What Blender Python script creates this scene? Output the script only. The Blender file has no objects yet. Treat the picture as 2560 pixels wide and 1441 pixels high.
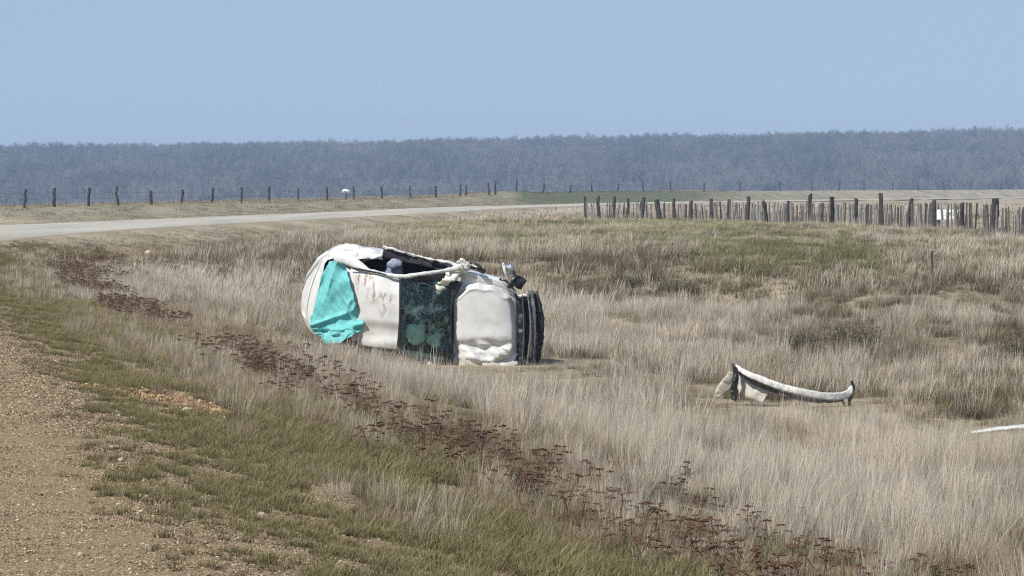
import bpy, bmesh, math, random
import numpy as np
from mathutils import Vector, Matrix

SC = bpy.context.scene
COL = SC.collection
rng = np.random.default_rng(7)
random.seed(7)

# ------------------------------------------------------------------ camera
EYE = 1.5                # eye height above the gravel road (road surface is z = 0)
FPX = 9000.0             # focal length in photo pixels (photo 2560 wide): a long telephoto
HZ = 480.0               # photo row of the level horizon
cam_d = bpy.data.cameras.new('camera')
cam = bpy.data.objects.new('camera', cam_d)
COL.objects.link(cam)
cam_d.sensor_width = 36.0
cam_d.lens = 36.0 * FPX / 2560.0
cam_d.clip_start = 0.1
cam_d.clip_end = 20000.0
cam.location = (0, 0, EYE)
cam.rotation_euler = (math.radians(90) - math.atan((720.5 - HZ) / FPX), 0, 0)
SC.camera = cam

# ------------------------------------------------------------------ sky and sun
SUN = Vector((-0.50, -0.46, 0.73)).normalized()      # towards the sun: up, from the left, a little behind the camera
world = bpy.data.worlds.new('World')
SC.world = world
world.use_nodes = True
wn = world.node_tree.nodes
wl = world.node_tree.links
sky = wn.new('ShaderNodeTexSky')
sky.sky_type = 'NISHITA'
sky.sun_disc = False
sky.sun_elevation = math.asin(SUN.z)
sky.sun_rotation = math.atan2(SUN.x, SUN.y)
sky.altitude = 0.0
sky.air_density = 1.0
sky.dust_density = 0.0
sky.ozone_density = 2.0
bg = wn['Background']
bg.inputs['Strength'].default_value = 0.063
clear = wn.new('ShaderNodeMix'); clear.data_type = 'RGBA'      # an even, clear blue down to the horizon
clear.inputs[0].default_value = 0.72
clear.inputs[7].default_value = (3.9, 6.0, 8.9, 1)
wl.new(sky.outputs[0], clear.inputs[6])
wl.new(clear.outputs[2], bg.inputs['Color'])
sun_d = bpy.data.lights.new('sun', 'SUN')
sun_d.energy = 4.2
sun_d.angle = math.radians(0.5)
sun_d.color = (1.0, 0.945, 0.855)
sun = bpy.data.objects.new('sun', sun_d)
COL.objects.link(sun)
sun.rotation_euler = SUN.to_track_quat('Z', 'Y').to_euler()
sun.location = (0, 0, 60)
SC.view_settings.view_transform = 'Standard'
SC.view_settings.look = 'None'
SC.view_settings.exposure = 0.42
SC.view_settings.gamma = 1.0
SC.view_settings.use_curve_mapping = False
SC.render.engine = 'CYCLES'
SC.cycles.use_denoising = False
SC.cycles.filter_width = 1.2
SC.cycles.use_adaptive_sampling = False
SC.cycles.denoiser = 'OPENIMAGEDENOISE'
SC.cycles.denoising_input_passes = 'RGB_ALBEDO_NORMAL'
SC.cycles.denoising_prefilter = 'ACCURATE'
SC.cycles.volume_bounces = 0
SC.cycles.max_bounces = 6
SC.cycles.transparent_max_bounces = 12

# ------------------------------------------------------------------ helpers
def lin(r, g, b):
    f = lambda c: (c / 255) / 12.92 if c / 255 <= 0.04045 else ((c / 255 + 0.055) / 1.055) ** 2.4
    return (f(r), f(g), f(b), 1.0)

def tag(o, label=None, cat=None, group=None, kind=None):
    if label: o['label'] = label
    if cat: o['category'] = cat
    if group: o['group'] = group
    if kind: o['kind'] = kind
    return o

def empty(name, loc=(0, 0, 0), rz=0.0):
    o = bpy.data.objects.new(name, None)
    COL.objects.link(o)
    o.location = loc
    o.rotation_euler = (0, 0, rz)
    return o

def mesh_np(name, V, F, mat=None, smooth=False):
    """V (n,3); F list or (m,k) array of index tuples."""
    me = bpy.data.meshes.new(name)
    V = np.asarray(V, dtype=np.float32)
    if isinstance(F, np.ndarray):
        m, k = F.shape
        me.vertices.add(len(V)); me.vertices.foreach_set('co', V.ravel())
        me.loops.add(m * k); me.loops.foreach_set('vertex_index', F.astype(np.int32).ravel())
        me.polygons.add(m)
        me.polygons.foreach_set('loop_start', np.arange(0, m * k, k, dtype=np.int32))
        me.update(calc_edges=True)
    else:
        me.from_pydata(V.tolist(), [], F)
        me.update()
    if mat: me.materials.append(mat)
    if smooth: me.polygons.foreach_set('use_smooth', np.ones(len(me.polygons), dtype=bool))
    return me

def obj(name, me, parent=None, loc=None):
    o = bpy.data.objects.new(name, me)
    COL.objects.link(o)
    if parent: o.parent = parent
    if loc is not None: o.location = loc
    return o

def sstep(a, b, x):
    t = np.clip((x - a) / (b - a), 0, 1)
    return t * t * (3 - 2 * t)

def _h(ix, iy, seed):
    n = (ix.astype(np.int64) * 374761393 + iy.astype(np.int64) * 668265263 + seed * 974711) & 0x7fffffff
    n = ((n ^ (n >> 13)) * 1274126177) & 0x7fffffff
    return ((n ^ (n >> 16)) & 0xffff) / 65535.0

def noise(x, y, seed=0):
    x = np.asarray(x, dtype=float); y = np.asarray(y, dtype=float)
    ix = np.floor(x); iy = np.floor(y); fx = x - ix; fy = y - iy
    fx = fx * fx * (3 - 2 * fx); fy = fy * fy * (3 - 2 * fy)
    a = _h(ix, iy, seed); b = _h(ix + 1, iy, seed); c = _h(ix, iy + 1, seed); d = _h(ix + 1, iy + 1, seed)
    return (a * (1 - fx) + b * fx) * (1 - fy) + (c * (1 - fx) + d * fx) * fy

def fbm(x, y, seed=0, oct=4):
    s = 0; a = 0.5
    for i in range(oct):
        s = s + a * noise(np.asarray(x) * 2 ** i, np.asarray(y) * 2 ** i, seed + i * 17); a *= 0.5
    return s / (1 - 0.5 ** oct)

# ------------------------------------------------------------------ the lie of the land
_py = np.array([-60, 0, 40, 75, 100, 125, 150, 175, 240, 337, 480, 540, 650, 900, 1300, 2000, 5000.])
_px = np.array([12.63, 1.53, -5.87, -12.2, -15.0, -15.7, -14.6, -12.3, -6.5, 0.9, 22.4, 37, 62, 128, 270, 600, 2300.])
_yy = np.arange(-60, 5000, 2.0)
_xx = np.interp(_yy, _py, _px)
_k = np.exp(-0.5 * (np.arange(-14, 15) / 6.0) ** 2); _k /= _k.sum()
_xs = np.convolve(np.pad(_xx, 14, mode='reflect', reflect_type='odd'), _k, mode='valid')
_sl = np.gradient(_xs, 2.0)

def road_edge(y):            # x of the road's right-hand edge
    return np.interp(y, _yy, _xs)

def side(x, y):              # distance to the right of that edge
    s = np.interp(y, _yy, _sl)
    return (x - road_edge(y)) / np.sqrt(1 + s * s)

def bank_line(x, y):         # metres past the middle of the rough bank that crosses the field behind the wreck
    return y - (100 - 9 * sstep(4.5, 9, x) + 4 * sstep(-2, -8, x)) + (fbm(np.asarray(x) / 4.5 + 3, np.asarray(y) / 60 + 1, 15, 3) - .5) * 16

def height(x, y, rough=True):
    x = np.asarray(x, dtype=float); y = np.asarray(y, dtype=float)
    u = side(x, y)
    yb = bank_line(x, y)
    field = -1.47 + .80 * sstep(-7, 6, yb) + .52 * sstep(100, 150, y)
    field = field + (fbm(x / 9, y / 9, 3) - 0.5) * 0.34 * sstep(6, 12, u)
    roll = (fbm(x / 5 + 7, y / 16, 13, 3) - .5) * .7 * sstep(58, 76, y) * sstep(150, 105, y)
    for (gx_, gy_, rx_, ry_, dp) in ((6.2, 76, 1.0, 5, -.32), (5.2, 70, .8, 3.5, -.22), (3.9, 92, 2.6, 6, -.34), (8.5, 84, 1.5, 5, -.2), (-5.5, 92, 3.5, 7, -.3)):
        roll = roll + dp * np.exp(-((x - gx_) / rx_) ** 2 - ((y - gy_) / ry_) ** 2)
    field = field + roll * sstep(6, 11, u)
    shoulder = -0.165 * np.clip(u, 0, 3.2)
    w = sstep(2.7, 8.7, u)
    right = shoulder * (1 - w) + field * w
    right = np.where(y > 110, np.minimum(right, 0.0 + 0 * right), right)
    bank = np.interp(y, [0, 150, 200, 345, 425, 470, 540, 655, 900, 1500], [.05, .35, .62, .74, .98, 1.25, 1.4, 1.66, 1.95, 3.2])
    left = bank * sstep(-8.9, -16.5, u)
    left = left + 0.45 * np.exp(-((u + 17) / 5.0) ** 2 - ((y - 445) / 16.0) ** 2) + 0.2 * np.exp(-((u + 17) / 5.0) ** 2 - ((y - 520) / 40.0) ** 2)
    left = left - 17.0 * sstep(-20, -170, u)
    z = np.where(u > 0, right, left)
    # far wooded ridge
    crest = 26.0 + 0.0185 * np.clip(x + 360, -600, 1500) + (fbm(x / 160, y / 900, 9) - .5) * 7
    r = sstep(1250, 2650, y)
    z = z * (1 - sstep(1100, 1700, y)) + (-15 + (crest + 15) * r) * sstep(1100, 1700, y)
    if rough:
        z = z + (fbm(x / 1.7, y / 1.7, 5) - .5) * 0.10 * sstep(1.5, 6, np.abs(u + 5) - 5 + 1.5) * (y < 900)
        z = z + (fbm(x / .35, y / .35, 8, 3) - .5) * 0.018 * (y < 60)
    return z

def project(x, y, z):        # where a place lands in the 2560 x 1441 photograph
    return 1280 + FPX * x / y, HZ - FPX * (z - EYE) / y

def ground_at(px, py):       # the place on the ground seen at a photo pixel
    ys = np.concatenate([np.arange(10, 200, .25), np.arange(200, 1000, 2.0)])
    xs = (px - 1280) / FPX * ys
    zr = EYE - (py - HZ) / FPX * ys
    d = zr - height(xs, ys)
    i = int(np.argmax(d < 0)) if (d < 0).any() else len(ys) - 1
    return Vector((xs[i], ys[i], float(height(xs[i], ys[i]))))

# ------------------------------------------------------------------ materials
def nmat(name):
    m = bpy.data.materials.new(name)
    m.use_nodes = True
    nt = m.node_tree
    return m, nt, nt.nodes['Principled BSDF'], nt.nodes['Material Output']

def ramp(nt, fac, stops):
    r = nt.nodes.new('ShaderNodeValToRGB')
    e = r.color_ramp.elements
    while len(e) < len(stops): e.new(0.5)
    for el, (p, c) in zip(e, stops):
        el.position = p; el.color = c
    nt.links.new(fac, r.inputs[0])
    return r.outputs[0]

def tnoise(nt, scale, detail=4, rough=.6, vec=None, stretch=None):
    n = nt.nodes.new('ShaderNodeTexNoise')
    n.inputs['Scale'].default_value = scale
    n.inputs['Detail'].default_value = detail
    n.inputs['Roughness'].default_value = rough
    if vec is not None:
        if stretch:
            mp = nt.nodes.new('ShaderNodeMapping'); mp.inputs['Scale'].default_value = stretch
            nt.links.new(vec, mp.inputs[0]); vec = mp.outputs[0]
        nt.links.new(vec, n.inputs['Vector'])
    return n.outputs['Fac']

def mixc(nt, fac, a, b, mode='MIX'):
    m = nt.nodes.new('ShaderNodeMix'); m.data_type = 'RGBA'; m.blend_type = mode
    for s, v in ((m.inputs[0], fac), (m.inputs[6], a), (m.inputs[7], b)):
        if hasattr(v, 'is_output'): nt.links.new(v, s)
        else: s.default_value = v
    return m.outputs[2]

def bump(nt, bsdf, h, strength=.4, dist=.02):
    b = nt.nodes.new('ShaderNodeBump')
    b.inputs['Strength'].default_value = strength; b.inputs['Distance'].default_value = dist
    nt.links.new(h, b.inputs['Height']); nt.links.new(b.outputs[0], bsdf.inputs['Normal'])

def geo_pos(nt):
    return nt.nodes.new('ShaderNodeNewGeometry').outputs['Position']

def obj_co(nt):
    return nt.nodes.new('ShaderNodeTexCoord').outputs['Object']

def plain(name, col, rough=.6, metal=0.0, var=.25, scale=12, bumpy=0.0, spec=.5):
    m, nt, b, out = nmat(name)
    f = tnoise(nt, scale, 5, .65, obj_co(nt))
    a = tuple(c * (1 - var) for c in col[:3]) + (1,)
    c2 = tuple(min(1, c * (1 + var)) for c in col[:3]) + (1,)
    nt.links.new(ramp(nt, f, [(.3, a), (.7, c2)]), b.inputs['Base Color'])
    b.inputs['Roughness'].default_value = rough
    b.inputs['Metallic'].default_value = metal
    b.inputs['Specular IOR Level'].default_value = spec
    if bumpy: bump(nt, b, f, bumpy, .02)
    return m

def blade_mat(name, root, tip, alt, trans=.3, patch=None):
    """dry or green blades: root to tip colour, a second hue by clump and by place."""
    m, nt, b, out = nmat(name)
    nt.nodes.remove(b)
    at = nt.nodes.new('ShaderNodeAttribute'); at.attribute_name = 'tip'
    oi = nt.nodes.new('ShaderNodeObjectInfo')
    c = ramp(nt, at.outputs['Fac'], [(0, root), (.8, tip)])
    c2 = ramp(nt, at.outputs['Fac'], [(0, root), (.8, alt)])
    at2 = nt.nodes.new('ShaderNodeAttribute'); at2.attribute_name = 'hue'
    c = mixc(nt, at2.outputs['Fac'], c, c2)
    big = tnoise(nt, .22, 3, .55, geo_pos(nt))
    v = nt.nodes.new('ShaderNodeMath'); v.operation = 'ADD'
    nt.links.new(big, v.inputs[0]); nt.links.new(oi.outputs['Random'], v.inputs[1])
    g = ramp(nt, v.outputs[0], [(.0, (.62, .63, .65, 1)), (.5, (.76, .765, .78, 1)), (1.0, (1.12, 1.12, 1.13, 1))])
    g.node.color_ramp.elements[0].position = .35
    g.node.color_ramp.elements[1].position = .78
    c = mixc(nt, 1.0, c, g, 'MULTIPLY')
    d = nt.nodes.new('ShaderNodeBsdfDiffuse'); t = nt.nodes.new('ShaderNodeBsdfTranslucent')
    nt.links.new(c, d.inputs['Color']); nt.links.new(c, t.inputs['Color'])
    mx = nt.nodes.new('ShaderNodeMixShader'); mx.inputs[0].default_value = trans
    nt.links.new(d.outputs[0], mx.inputs[1]); nt.links.new(t.outputs[0], mx.inputs[2])
    nt.links.new(mx.outputs[0], out.inputs['Surface'])
    return m

# ------------------------------------------------------------------ ground sheet
def axis(a, b, fine0, fine1, step, grow):
    mid = list(np.arange(fine0, fine1 + 1e-6, step))
    hi = []; s = step; v = mid[-1]
    while v < b:
        s *= grow; v += s; hi.append(v)
    lo = []; s = step; v = mid[0]
    while v > a:
        s *= grow; v -= s; lo.append(v)
    return np.array(lo[::-1] + mid + hi)

gx = axis(-2600, 2600, -22, 24, .33, 1.09)
gy = axis(-30, 4600, 8, 70, .33, 1.022)
GX, GY = np.meshgrid(gx, gy)
GZ = height(GX, GY)
_u = side(GX, GY)
GZ = GZ - .09 * sstep(-1.25 , -1.7, _u - .95 * sstep(60, 110, GY)) * sstep(-8.3, -7.8, _u)      # the road bed under the gravel sheet
nx, ny = len(gx), len(gy)
idx = np.arange(nx * ny).reshape(ny, nx)
F = np.stack([idx[:-1, :-1], idx[:-1, 1:], idx[1:, 1:], idx[1:, :-1]], -1).reshape(-1, 4)
m, nt, b, out = nmat('ground_soil')
P = geo_pos(nt)
at = nt.nodes.new('ShaderNodeAttribute'); at.attribute_name = 'verge'
soil = ramp(nt, tnoise(nt, 1.3, 6, .7, P), [(.3, (.14, .11, .07, 1)), (.5, (.25, .20, .13, 1)), (.7, (.36, .295, .205, 1))])
grit = ramp(nt, tnoise(nt, 42, 5, .75, P), [(.34, (.055, .038, .021, 1)), (.5, (.225, .16, .09, 1)), (.68, (.43, .33, .205, 1))])
c = mixc(nt, at.outputs['Fac'], soil, grit)
at3 = nt.nodes.new('ShaderNodeAttribute'); at3.attribute_name = 'scuff'
scr = ramp(nt, tnoise(nt, 9, 5, .7, P), [(.32, (.12, .065, .03, 1)), (.62, (.42, .28, .14, 1))])
c = mixc(nt, at3.outputs['Fac'], c, scr)
at4 = nt.nodes.new('ShaderNodeAttribute'); at4.attribute_name = 'grassy'
at6 = nt.nodes.new('ShaderNodeAttribute'); at6.attribute_name = 'mound'
far = ramp(nt, tnoise(nt, .35, 5, .6, P, (1, .35, 1)), [(.3, (.20, .165, .105, 1)), (.5, (.30, .25, .17, 1)), (.7, (.40, .335, .235, 1))])
c = mixc(nt, at4.outputs['Fac'], c, far)
c = mixc(nt, at6.outputs['Fac'], c, (.115, .12, .065, 1))
at5 = nt.nodes.new('ShaderNodeAttribute'); at5.attribute_name = 'wooded'
c = mixc(nt, at5.outputs['Fac'], c, (.085, .075, .068, 1))
nt.links.new(c, b.inputs['Base Color'])
b.inputs['Roughness'].default_value = .95
b.inputs['Specular IOR Level'].default_value = .15
bump(nt, b, tnoise(nt, 55, 4, .7, P), .7, .012)
me = mesh_np('ground', np.stack([GX, GY, GZ], -1).reshape(-1, 3), F, m, True)
def attr(me, name, vals):
    a = me.attributes.new(name, 'FLOAT', 'POINT'); a.data.foreach_set('value', np.asarray(vals, dtype=np.float32).ravel())
U = side(GX, GY)
scuff_c = ground_at(450, 1010)
def scuff_w(x, y):
    dx = (x - scuff_c.x + .17 * (y - scuff_c.y) * 1.2); dy = (y - scuff_c.y)
    return sstep(1.25, .55, np.sqrt((dx / .62) ** 2 + (dy / 1.55) ** 2) + (noise(x * 4, y * 3, 77) - .5) * .7)
attr(me, 'verge', 1 - sstep(1.4, 3.6, U + (noise(GX * .8, GY * .8, 4) - .5) * 1.2))
attr(me, 'scuff', scuff_w(GX, GY))
attr(me, 'grassy', sstep(55, 110, GY))
_mpx, _mpy = project(GX, np.maximum(GY, 1), GZ)
attr(me, 'mound', sstep(-8.4, -9.6, U) * sstep(1270, 1340, _mpx) * sstep(1860, 1650, _mpx) * (GY > 330) * (GY < 700) + .35 * sstep(-8.4, -10, U) * (GY > 180) * (GY < 700))
attr(me, 'wooded', sstep(1000, 1300, GY))
tag(obj('ground', me), kind='structure')

# ------------------------------------------------------------------ gravel road
rows = np.concatenate([np.arange(-25, 70, .5), np.arange(70, 300, 3.0), np.arange(300, 1600, 10.0)])
offs = np.array([-8.4, -8.1, -7, -6, -4, -3, -2.2, -1.6, -1.1, -.7, -.35, -.1, .15])
RX = []; 
for y in rows:
    s = float(np.interp(y, _yy, _sl)); k = 1 / math.sqrt(1 + s * s)
    e = float(road_edge(y)) - .95 * (1 - float(sstep(60, 110, np.array(y))))
    for o_ in offs:
        crown = -.03 if o_ > 0 else .012 + .06 * max(0, 1 - ((o_ + 5) / 5.0) ** 2)
        X = e + o_ * k; Y = y - o_ * s * k
        RX.append((X, Y, crown + float(height(np.array(X), np.array(Y))) if o_ > -8.3 else -.2))
RX = np.array(RX)
no = len(offs); nr = len(rows)
ii = np.arange(no * nr).reshape(nr, no)
F = np.stack([ii[:-1, :-1], ii[:-1, 1:], ii[1:, 1:], ii[1:, :-1]], -1).reshape(-1, 4)
m, nt, b, out = nmat('road_gravel')
P = geo_pos(nt)
at = nt.nodes.new('ShaderNodeAttribute'); at.attribute_name = 'lane'
grit = ramp(nt, tnoise(nt, 38, 5, .8, P), [(.34, (.06, .04, .022, 1)), (.5, (.235, .165, .093, 1)), (.62, (.35, .255, .15, 1)), (.76, (.55, .43, .28, 1))])
big = ramp(nt, tnoise(nt, 1.1, 4, .6, P), [(.3, (.82, .82, .82, 1)), (.7, (1.08, 1.06, 1.03, 1))])
grit = mixc(nt, 1.0, mixc(nt, 1.0, grit, big, 'MULTIPLY'), (.97, .90, .77, 1), 'MULTIPLY')
lane = ramp(nt, tnoise(nt, .4, 5, .6, P, (1, .12, 1)), [(.3, (.34, .31, .255, 1)), (.7, (.47, .435, .37, 1))])
nt.links.new(mixc(nt, at.outputs['Fac'], grit, lane), b.inputs['Base Color'])
b.inputs['Roughness'].default_value = .9
b.inputs['Specular IOR Level'].default_value = .2
vor = nt.nodes.new('ShaderNodeTexVoronoi'); vor.inputs['Scale'].default_value = 70
nt.links.new(P, vor.inputs['Vector'])
bump(nt, b, vor.outputs['Distance'], .8, .012)
me = mesh_np('road', RX, F, m, True)
attr(me, 'lane', np.clip(sstep(-1.8, -3.4, np.tile(offs, nr)) + sstep(60, 130, np.repeat(rows, no)) * sstep(.3, -.6, np.tile(offs, nr)), 0, 1))
tag(obj('road', me), kind='structure')

# ------------------------------------------------------------------ scattering (geometry nodes, the clump's own geometry)
def proto(name, me):                       # a clump shape: never linked to the scene, only read by the node tree
    o = bpy.data.objects.new(name, me)
    return o

def scatter(name, protos, pts, rot, scl, pick, label, cat, parent=None, group=None):
    n = len(pts)
    me = bpy.data.meshes.new(name)
    me.vertices.add(n); me.vertices.foreach_set('co', np.asarray(pts, dtype=np.float32).ravel())
    a = me.attributes.new('rot', 'FLOAT_VECTOR', 'POINT'); a.data.foreach_set('vector', np.asarray(rot, dtype=np.float32).ravel())
    a = me.attributes.new('scl', 'FLOAT_VECTOR', 'POINT'); a.data.foreach_set('vector', np.asarray(scl, dtype=np.float32).ravel())
    a = me.attributes.new('pick', 'INT', 'POINT'); a.data.foreach_set('value', np.asarray(pick, dtype=np.int32).ravel())
    me.update()
    o = obj(name, me, parent)
    ng = bpy.data.node_groups.new(name + '_nodes', 'GeometryNodeTree')
    ng.interface.new_socket('Geometry', in_out='INPUT', socket_type='NodeSocketGeometry')
    ng.interface.new_socket('Geometry', in_out='OUTPUT', socket_type='NodeSocketGeometry')
    N = ng.nodes; L = ng.links
    gi = N.new('NodeGroupInput'); go = N.new('NodeGroupOutput')
    g2i = N.new('GeometryNodeGeometryToInstance')
    for p in reversed(protos):             # a multi-input socket reads its links newest first
        q = N.new('GeometryNodeObjectInfo'); q.inputs['Object'].default_value = p
        q.inputs['As Instance'].default_value = False
        L.new(q.outputs['Geometry'], g2i.inputs[0])
    iop = N.new('GeometryNodeInstanceOnPoints')
    L.new(gi.outputs[0], iop.inputs['Points']); L.new(g2i.outputs[0], iop.inputs['Instance'])
    iop.inputs['Pick Instance'].default_value = True
    def named(nm, ty):
        q = N.new('GeometryNodeInputNamedAttribute'); q.data_type = ty; q.inputs['Name'].default_value = nm
        return q.outputs['Attribute']
    e = N.new('FunctionNodeEulerToRotation')
    L.new(named('rot', 'FLOAT_VECTOR'), e.inputs[0]); L.new(e.outputs[0], iop.inputs['Rotation'])
    L.new(named('scl', 'FLOAT_VECTOR'), iop.inputs['Scale'])
    L.new(named('pick', 'INT'), iop.inputs['Instance Index'])
    L.new(iop.outputs[0], go.inputs[0])
    md = o.modifiers.new('scatter', 'NODES'); md.node_group = ng
    if not parent: tag(o, label, cat, group, 'stuff')
    return o

def tuft(name, mat, n, r, h0, h1, w, lean=.25, wind=(.12, 0), curl=.25, seg=2, seed=0, flop=0.0):
    """a clump of tapering, bending blades"""
    R = np.random.default_rng(seed)
    V = []; Fc = []; T = []; H = []
    for i in range(n):
        a = R.uniform(0, 2 * math.pi); rr = r * math.sqrt(R.uniform()); h = R.uniform(h0, h1)
        if R.uniform() < .12: h *= 1.25
        bx, by = rr * math.cos(a), rr * math.sin(a)
        la = a + R.normal(0, .8); l = abs(R.normal(0, lean)) + .03
        dx, dy = math.cos(la) * l + wind[0], math.sin(la) * l + wind[1]
        fa = R.uniform(0, math.pi); ww = w * R.uniform(.6, 1.3)
        wx, wy = math.cos(fa) * ww / 2, math.sin(fa) * ww / 2
        k = len(V); hue = R.uniform()
        c = curl * R.uniform(.3, 1.5)
        zig = R.normal(0, .02, (seg + 1, 2)) * h
        for s in range(seg):
            t = s / seg; q = t + c * t * t
            p = (bx + dx * h * q + zig[s][0], by + dy * h * q + zig[s][1], h * t * (1 - flop * t * .5) - .02 * (s == 0))
            tw = 1 - .5 * t
            V += [(p[0] - wx * tw, p[1] - wy * tw, p[2]), (p[0] + wx * tw, p[1] + wy * tw, p[2])]
            T += [t, t]; H += [hue, hue]
        q = 1 + c
        V.append((bx + dx * h * q, by + dy * h * q, h * (1 - flop * .5))); T.append(1.0); H.append(hue)
        for s in range(seg - 1):
            Fc.append((k + 2 * s, k + 2 * s + 1, k + 2 * s + 3, k + 2 * s + 2))
        Fc.append((k + 2 * seg - 2, k + 2 * seg - 1, k + 2 * seg))
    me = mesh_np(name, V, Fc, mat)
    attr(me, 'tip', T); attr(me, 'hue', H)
    return proto(name, me)

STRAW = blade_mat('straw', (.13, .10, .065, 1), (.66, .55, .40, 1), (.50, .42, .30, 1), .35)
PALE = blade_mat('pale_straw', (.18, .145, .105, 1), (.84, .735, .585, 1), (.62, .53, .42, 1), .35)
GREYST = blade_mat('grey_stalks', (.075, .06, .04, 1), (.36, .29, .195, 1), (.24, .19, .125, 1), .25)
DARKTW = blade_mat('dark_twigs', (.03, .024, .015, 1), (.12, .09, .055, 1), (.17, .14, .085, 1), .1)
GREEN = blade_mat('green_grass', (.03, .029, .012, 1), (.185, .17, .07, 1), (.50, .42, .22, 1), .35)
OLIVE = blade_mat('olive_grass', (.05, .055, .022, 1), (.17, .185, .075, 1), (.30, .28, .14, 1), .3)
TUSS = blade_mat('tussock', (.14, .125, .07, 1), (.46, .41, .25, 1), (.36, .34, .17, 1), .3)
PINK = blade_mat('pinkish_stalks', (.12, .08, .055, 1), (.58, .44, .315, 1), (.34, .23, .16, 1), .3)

SCAR = [(1, 45), (45, 92), (92, 165), (165, 460)]      # four bands of distance, coarser clumps farther out
def lods(tag_, mat, h0, h1, n=(46, 34, 26, 20), w=(.0042, .0075, .014, .032), r=(.13, .2, .34, .8), var=3, **k):
    return [[tuft(f'{tag_}_{L}{v}', mat, n[L], r[L], h0, h1, w[L], seed=hash((len(tag_), L, v)) % 9999 + v * 31 + L * 7 + len(tag_) * 101, **k) for v in range(var)] for L in range(4)]

P_PALE = lods('pale', PALE, .22, .46, lean=.17, wind=(.08, .0))
P_STRAW = lods('straw', STRAW, .16, .36, lean=.28, wind=(.06, .0))
P_GREY = lods('greystalk', GREYST, .14, .36, lean=.3)
P_DARK = lods('darktwig', DARKTW, .10, .28, lean=.45)
P_OLIVE = lods('olive', OLIVE, .10, .22, lean=.4)
P_TUSS = lods('tussocks', TUSS, .16, .34, lean=.55, flop=.5)
P_PINK = lods('pinkstalk', PINK, .12, .30, lean=.2)
P_GREEN = [tuft(f'green_{v}', GREEN, 46, .075, .025, .085, .0045, lean=.55, curl=.5, seed=900 + v) for v in range(4)]
P_GREENF = [tuft(f'greenfar_{v}', GREEN, 40, .16, .04, .12, .010, lean=.5, seed=940 + v) for v in range(3)]

def ell(px, py, cx, cy, rx, ry, seed, n=.5):
    return sstep(1.3, .6, np.hypot((px - cx) / rx, (py - cy) / ry) + (fbm(px / 45., py / 22., seed) - .5) * 2 * n)

CARX, CARY = (1050 - 1280) / FPX * 62.07, 62.07
CARZ = EYE - (905 - HZ) / FPX * 62.07
def near_car(x, y):
    lx = x - CARX; ly = y - CARY + .2 * lx
    return (lx > -2.1) & (lx < 2.1) & (ly > -.68) & (ly < .75)

def spread(y0, y1, dens, u0, u1, extra=1.2):
    """random places between two depths, inside the field of view and a few metres beyond it"""
    area = 0; Y = []
    w0, w1 = .15 * y0 + 1.5 + extra, .15 * y1 + 1.5 + extra
    n = int(dens * (w0 + w1) * (y1 - y0))
    y = y0 + (y1 - y0) * rng.random(n)
    keep = rng.random(n) < (.15 * y + 1.5 + extra) / w1
    y = y[keep]; x = (rng.random(len(y)) * 2 - 1) * (.15 * y + 1.5 + extra)
    u = side(x, y); k = (u > u0) & (u < u1) & ~near_car(x, y)
    return x[k], y[k], u[k]

def sets(n, base=1.0, jit=.25, tilt=.1):
    s = base * (1 + rng.normal(0, jit, n)).clip(.5, 1.7)
    rot = np.stack([rng.normal(0, tilt, n), rng.normal(0, tilt, n), rng.uniform(-.9, .9, n)], -1)
    return s, rot

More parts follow.
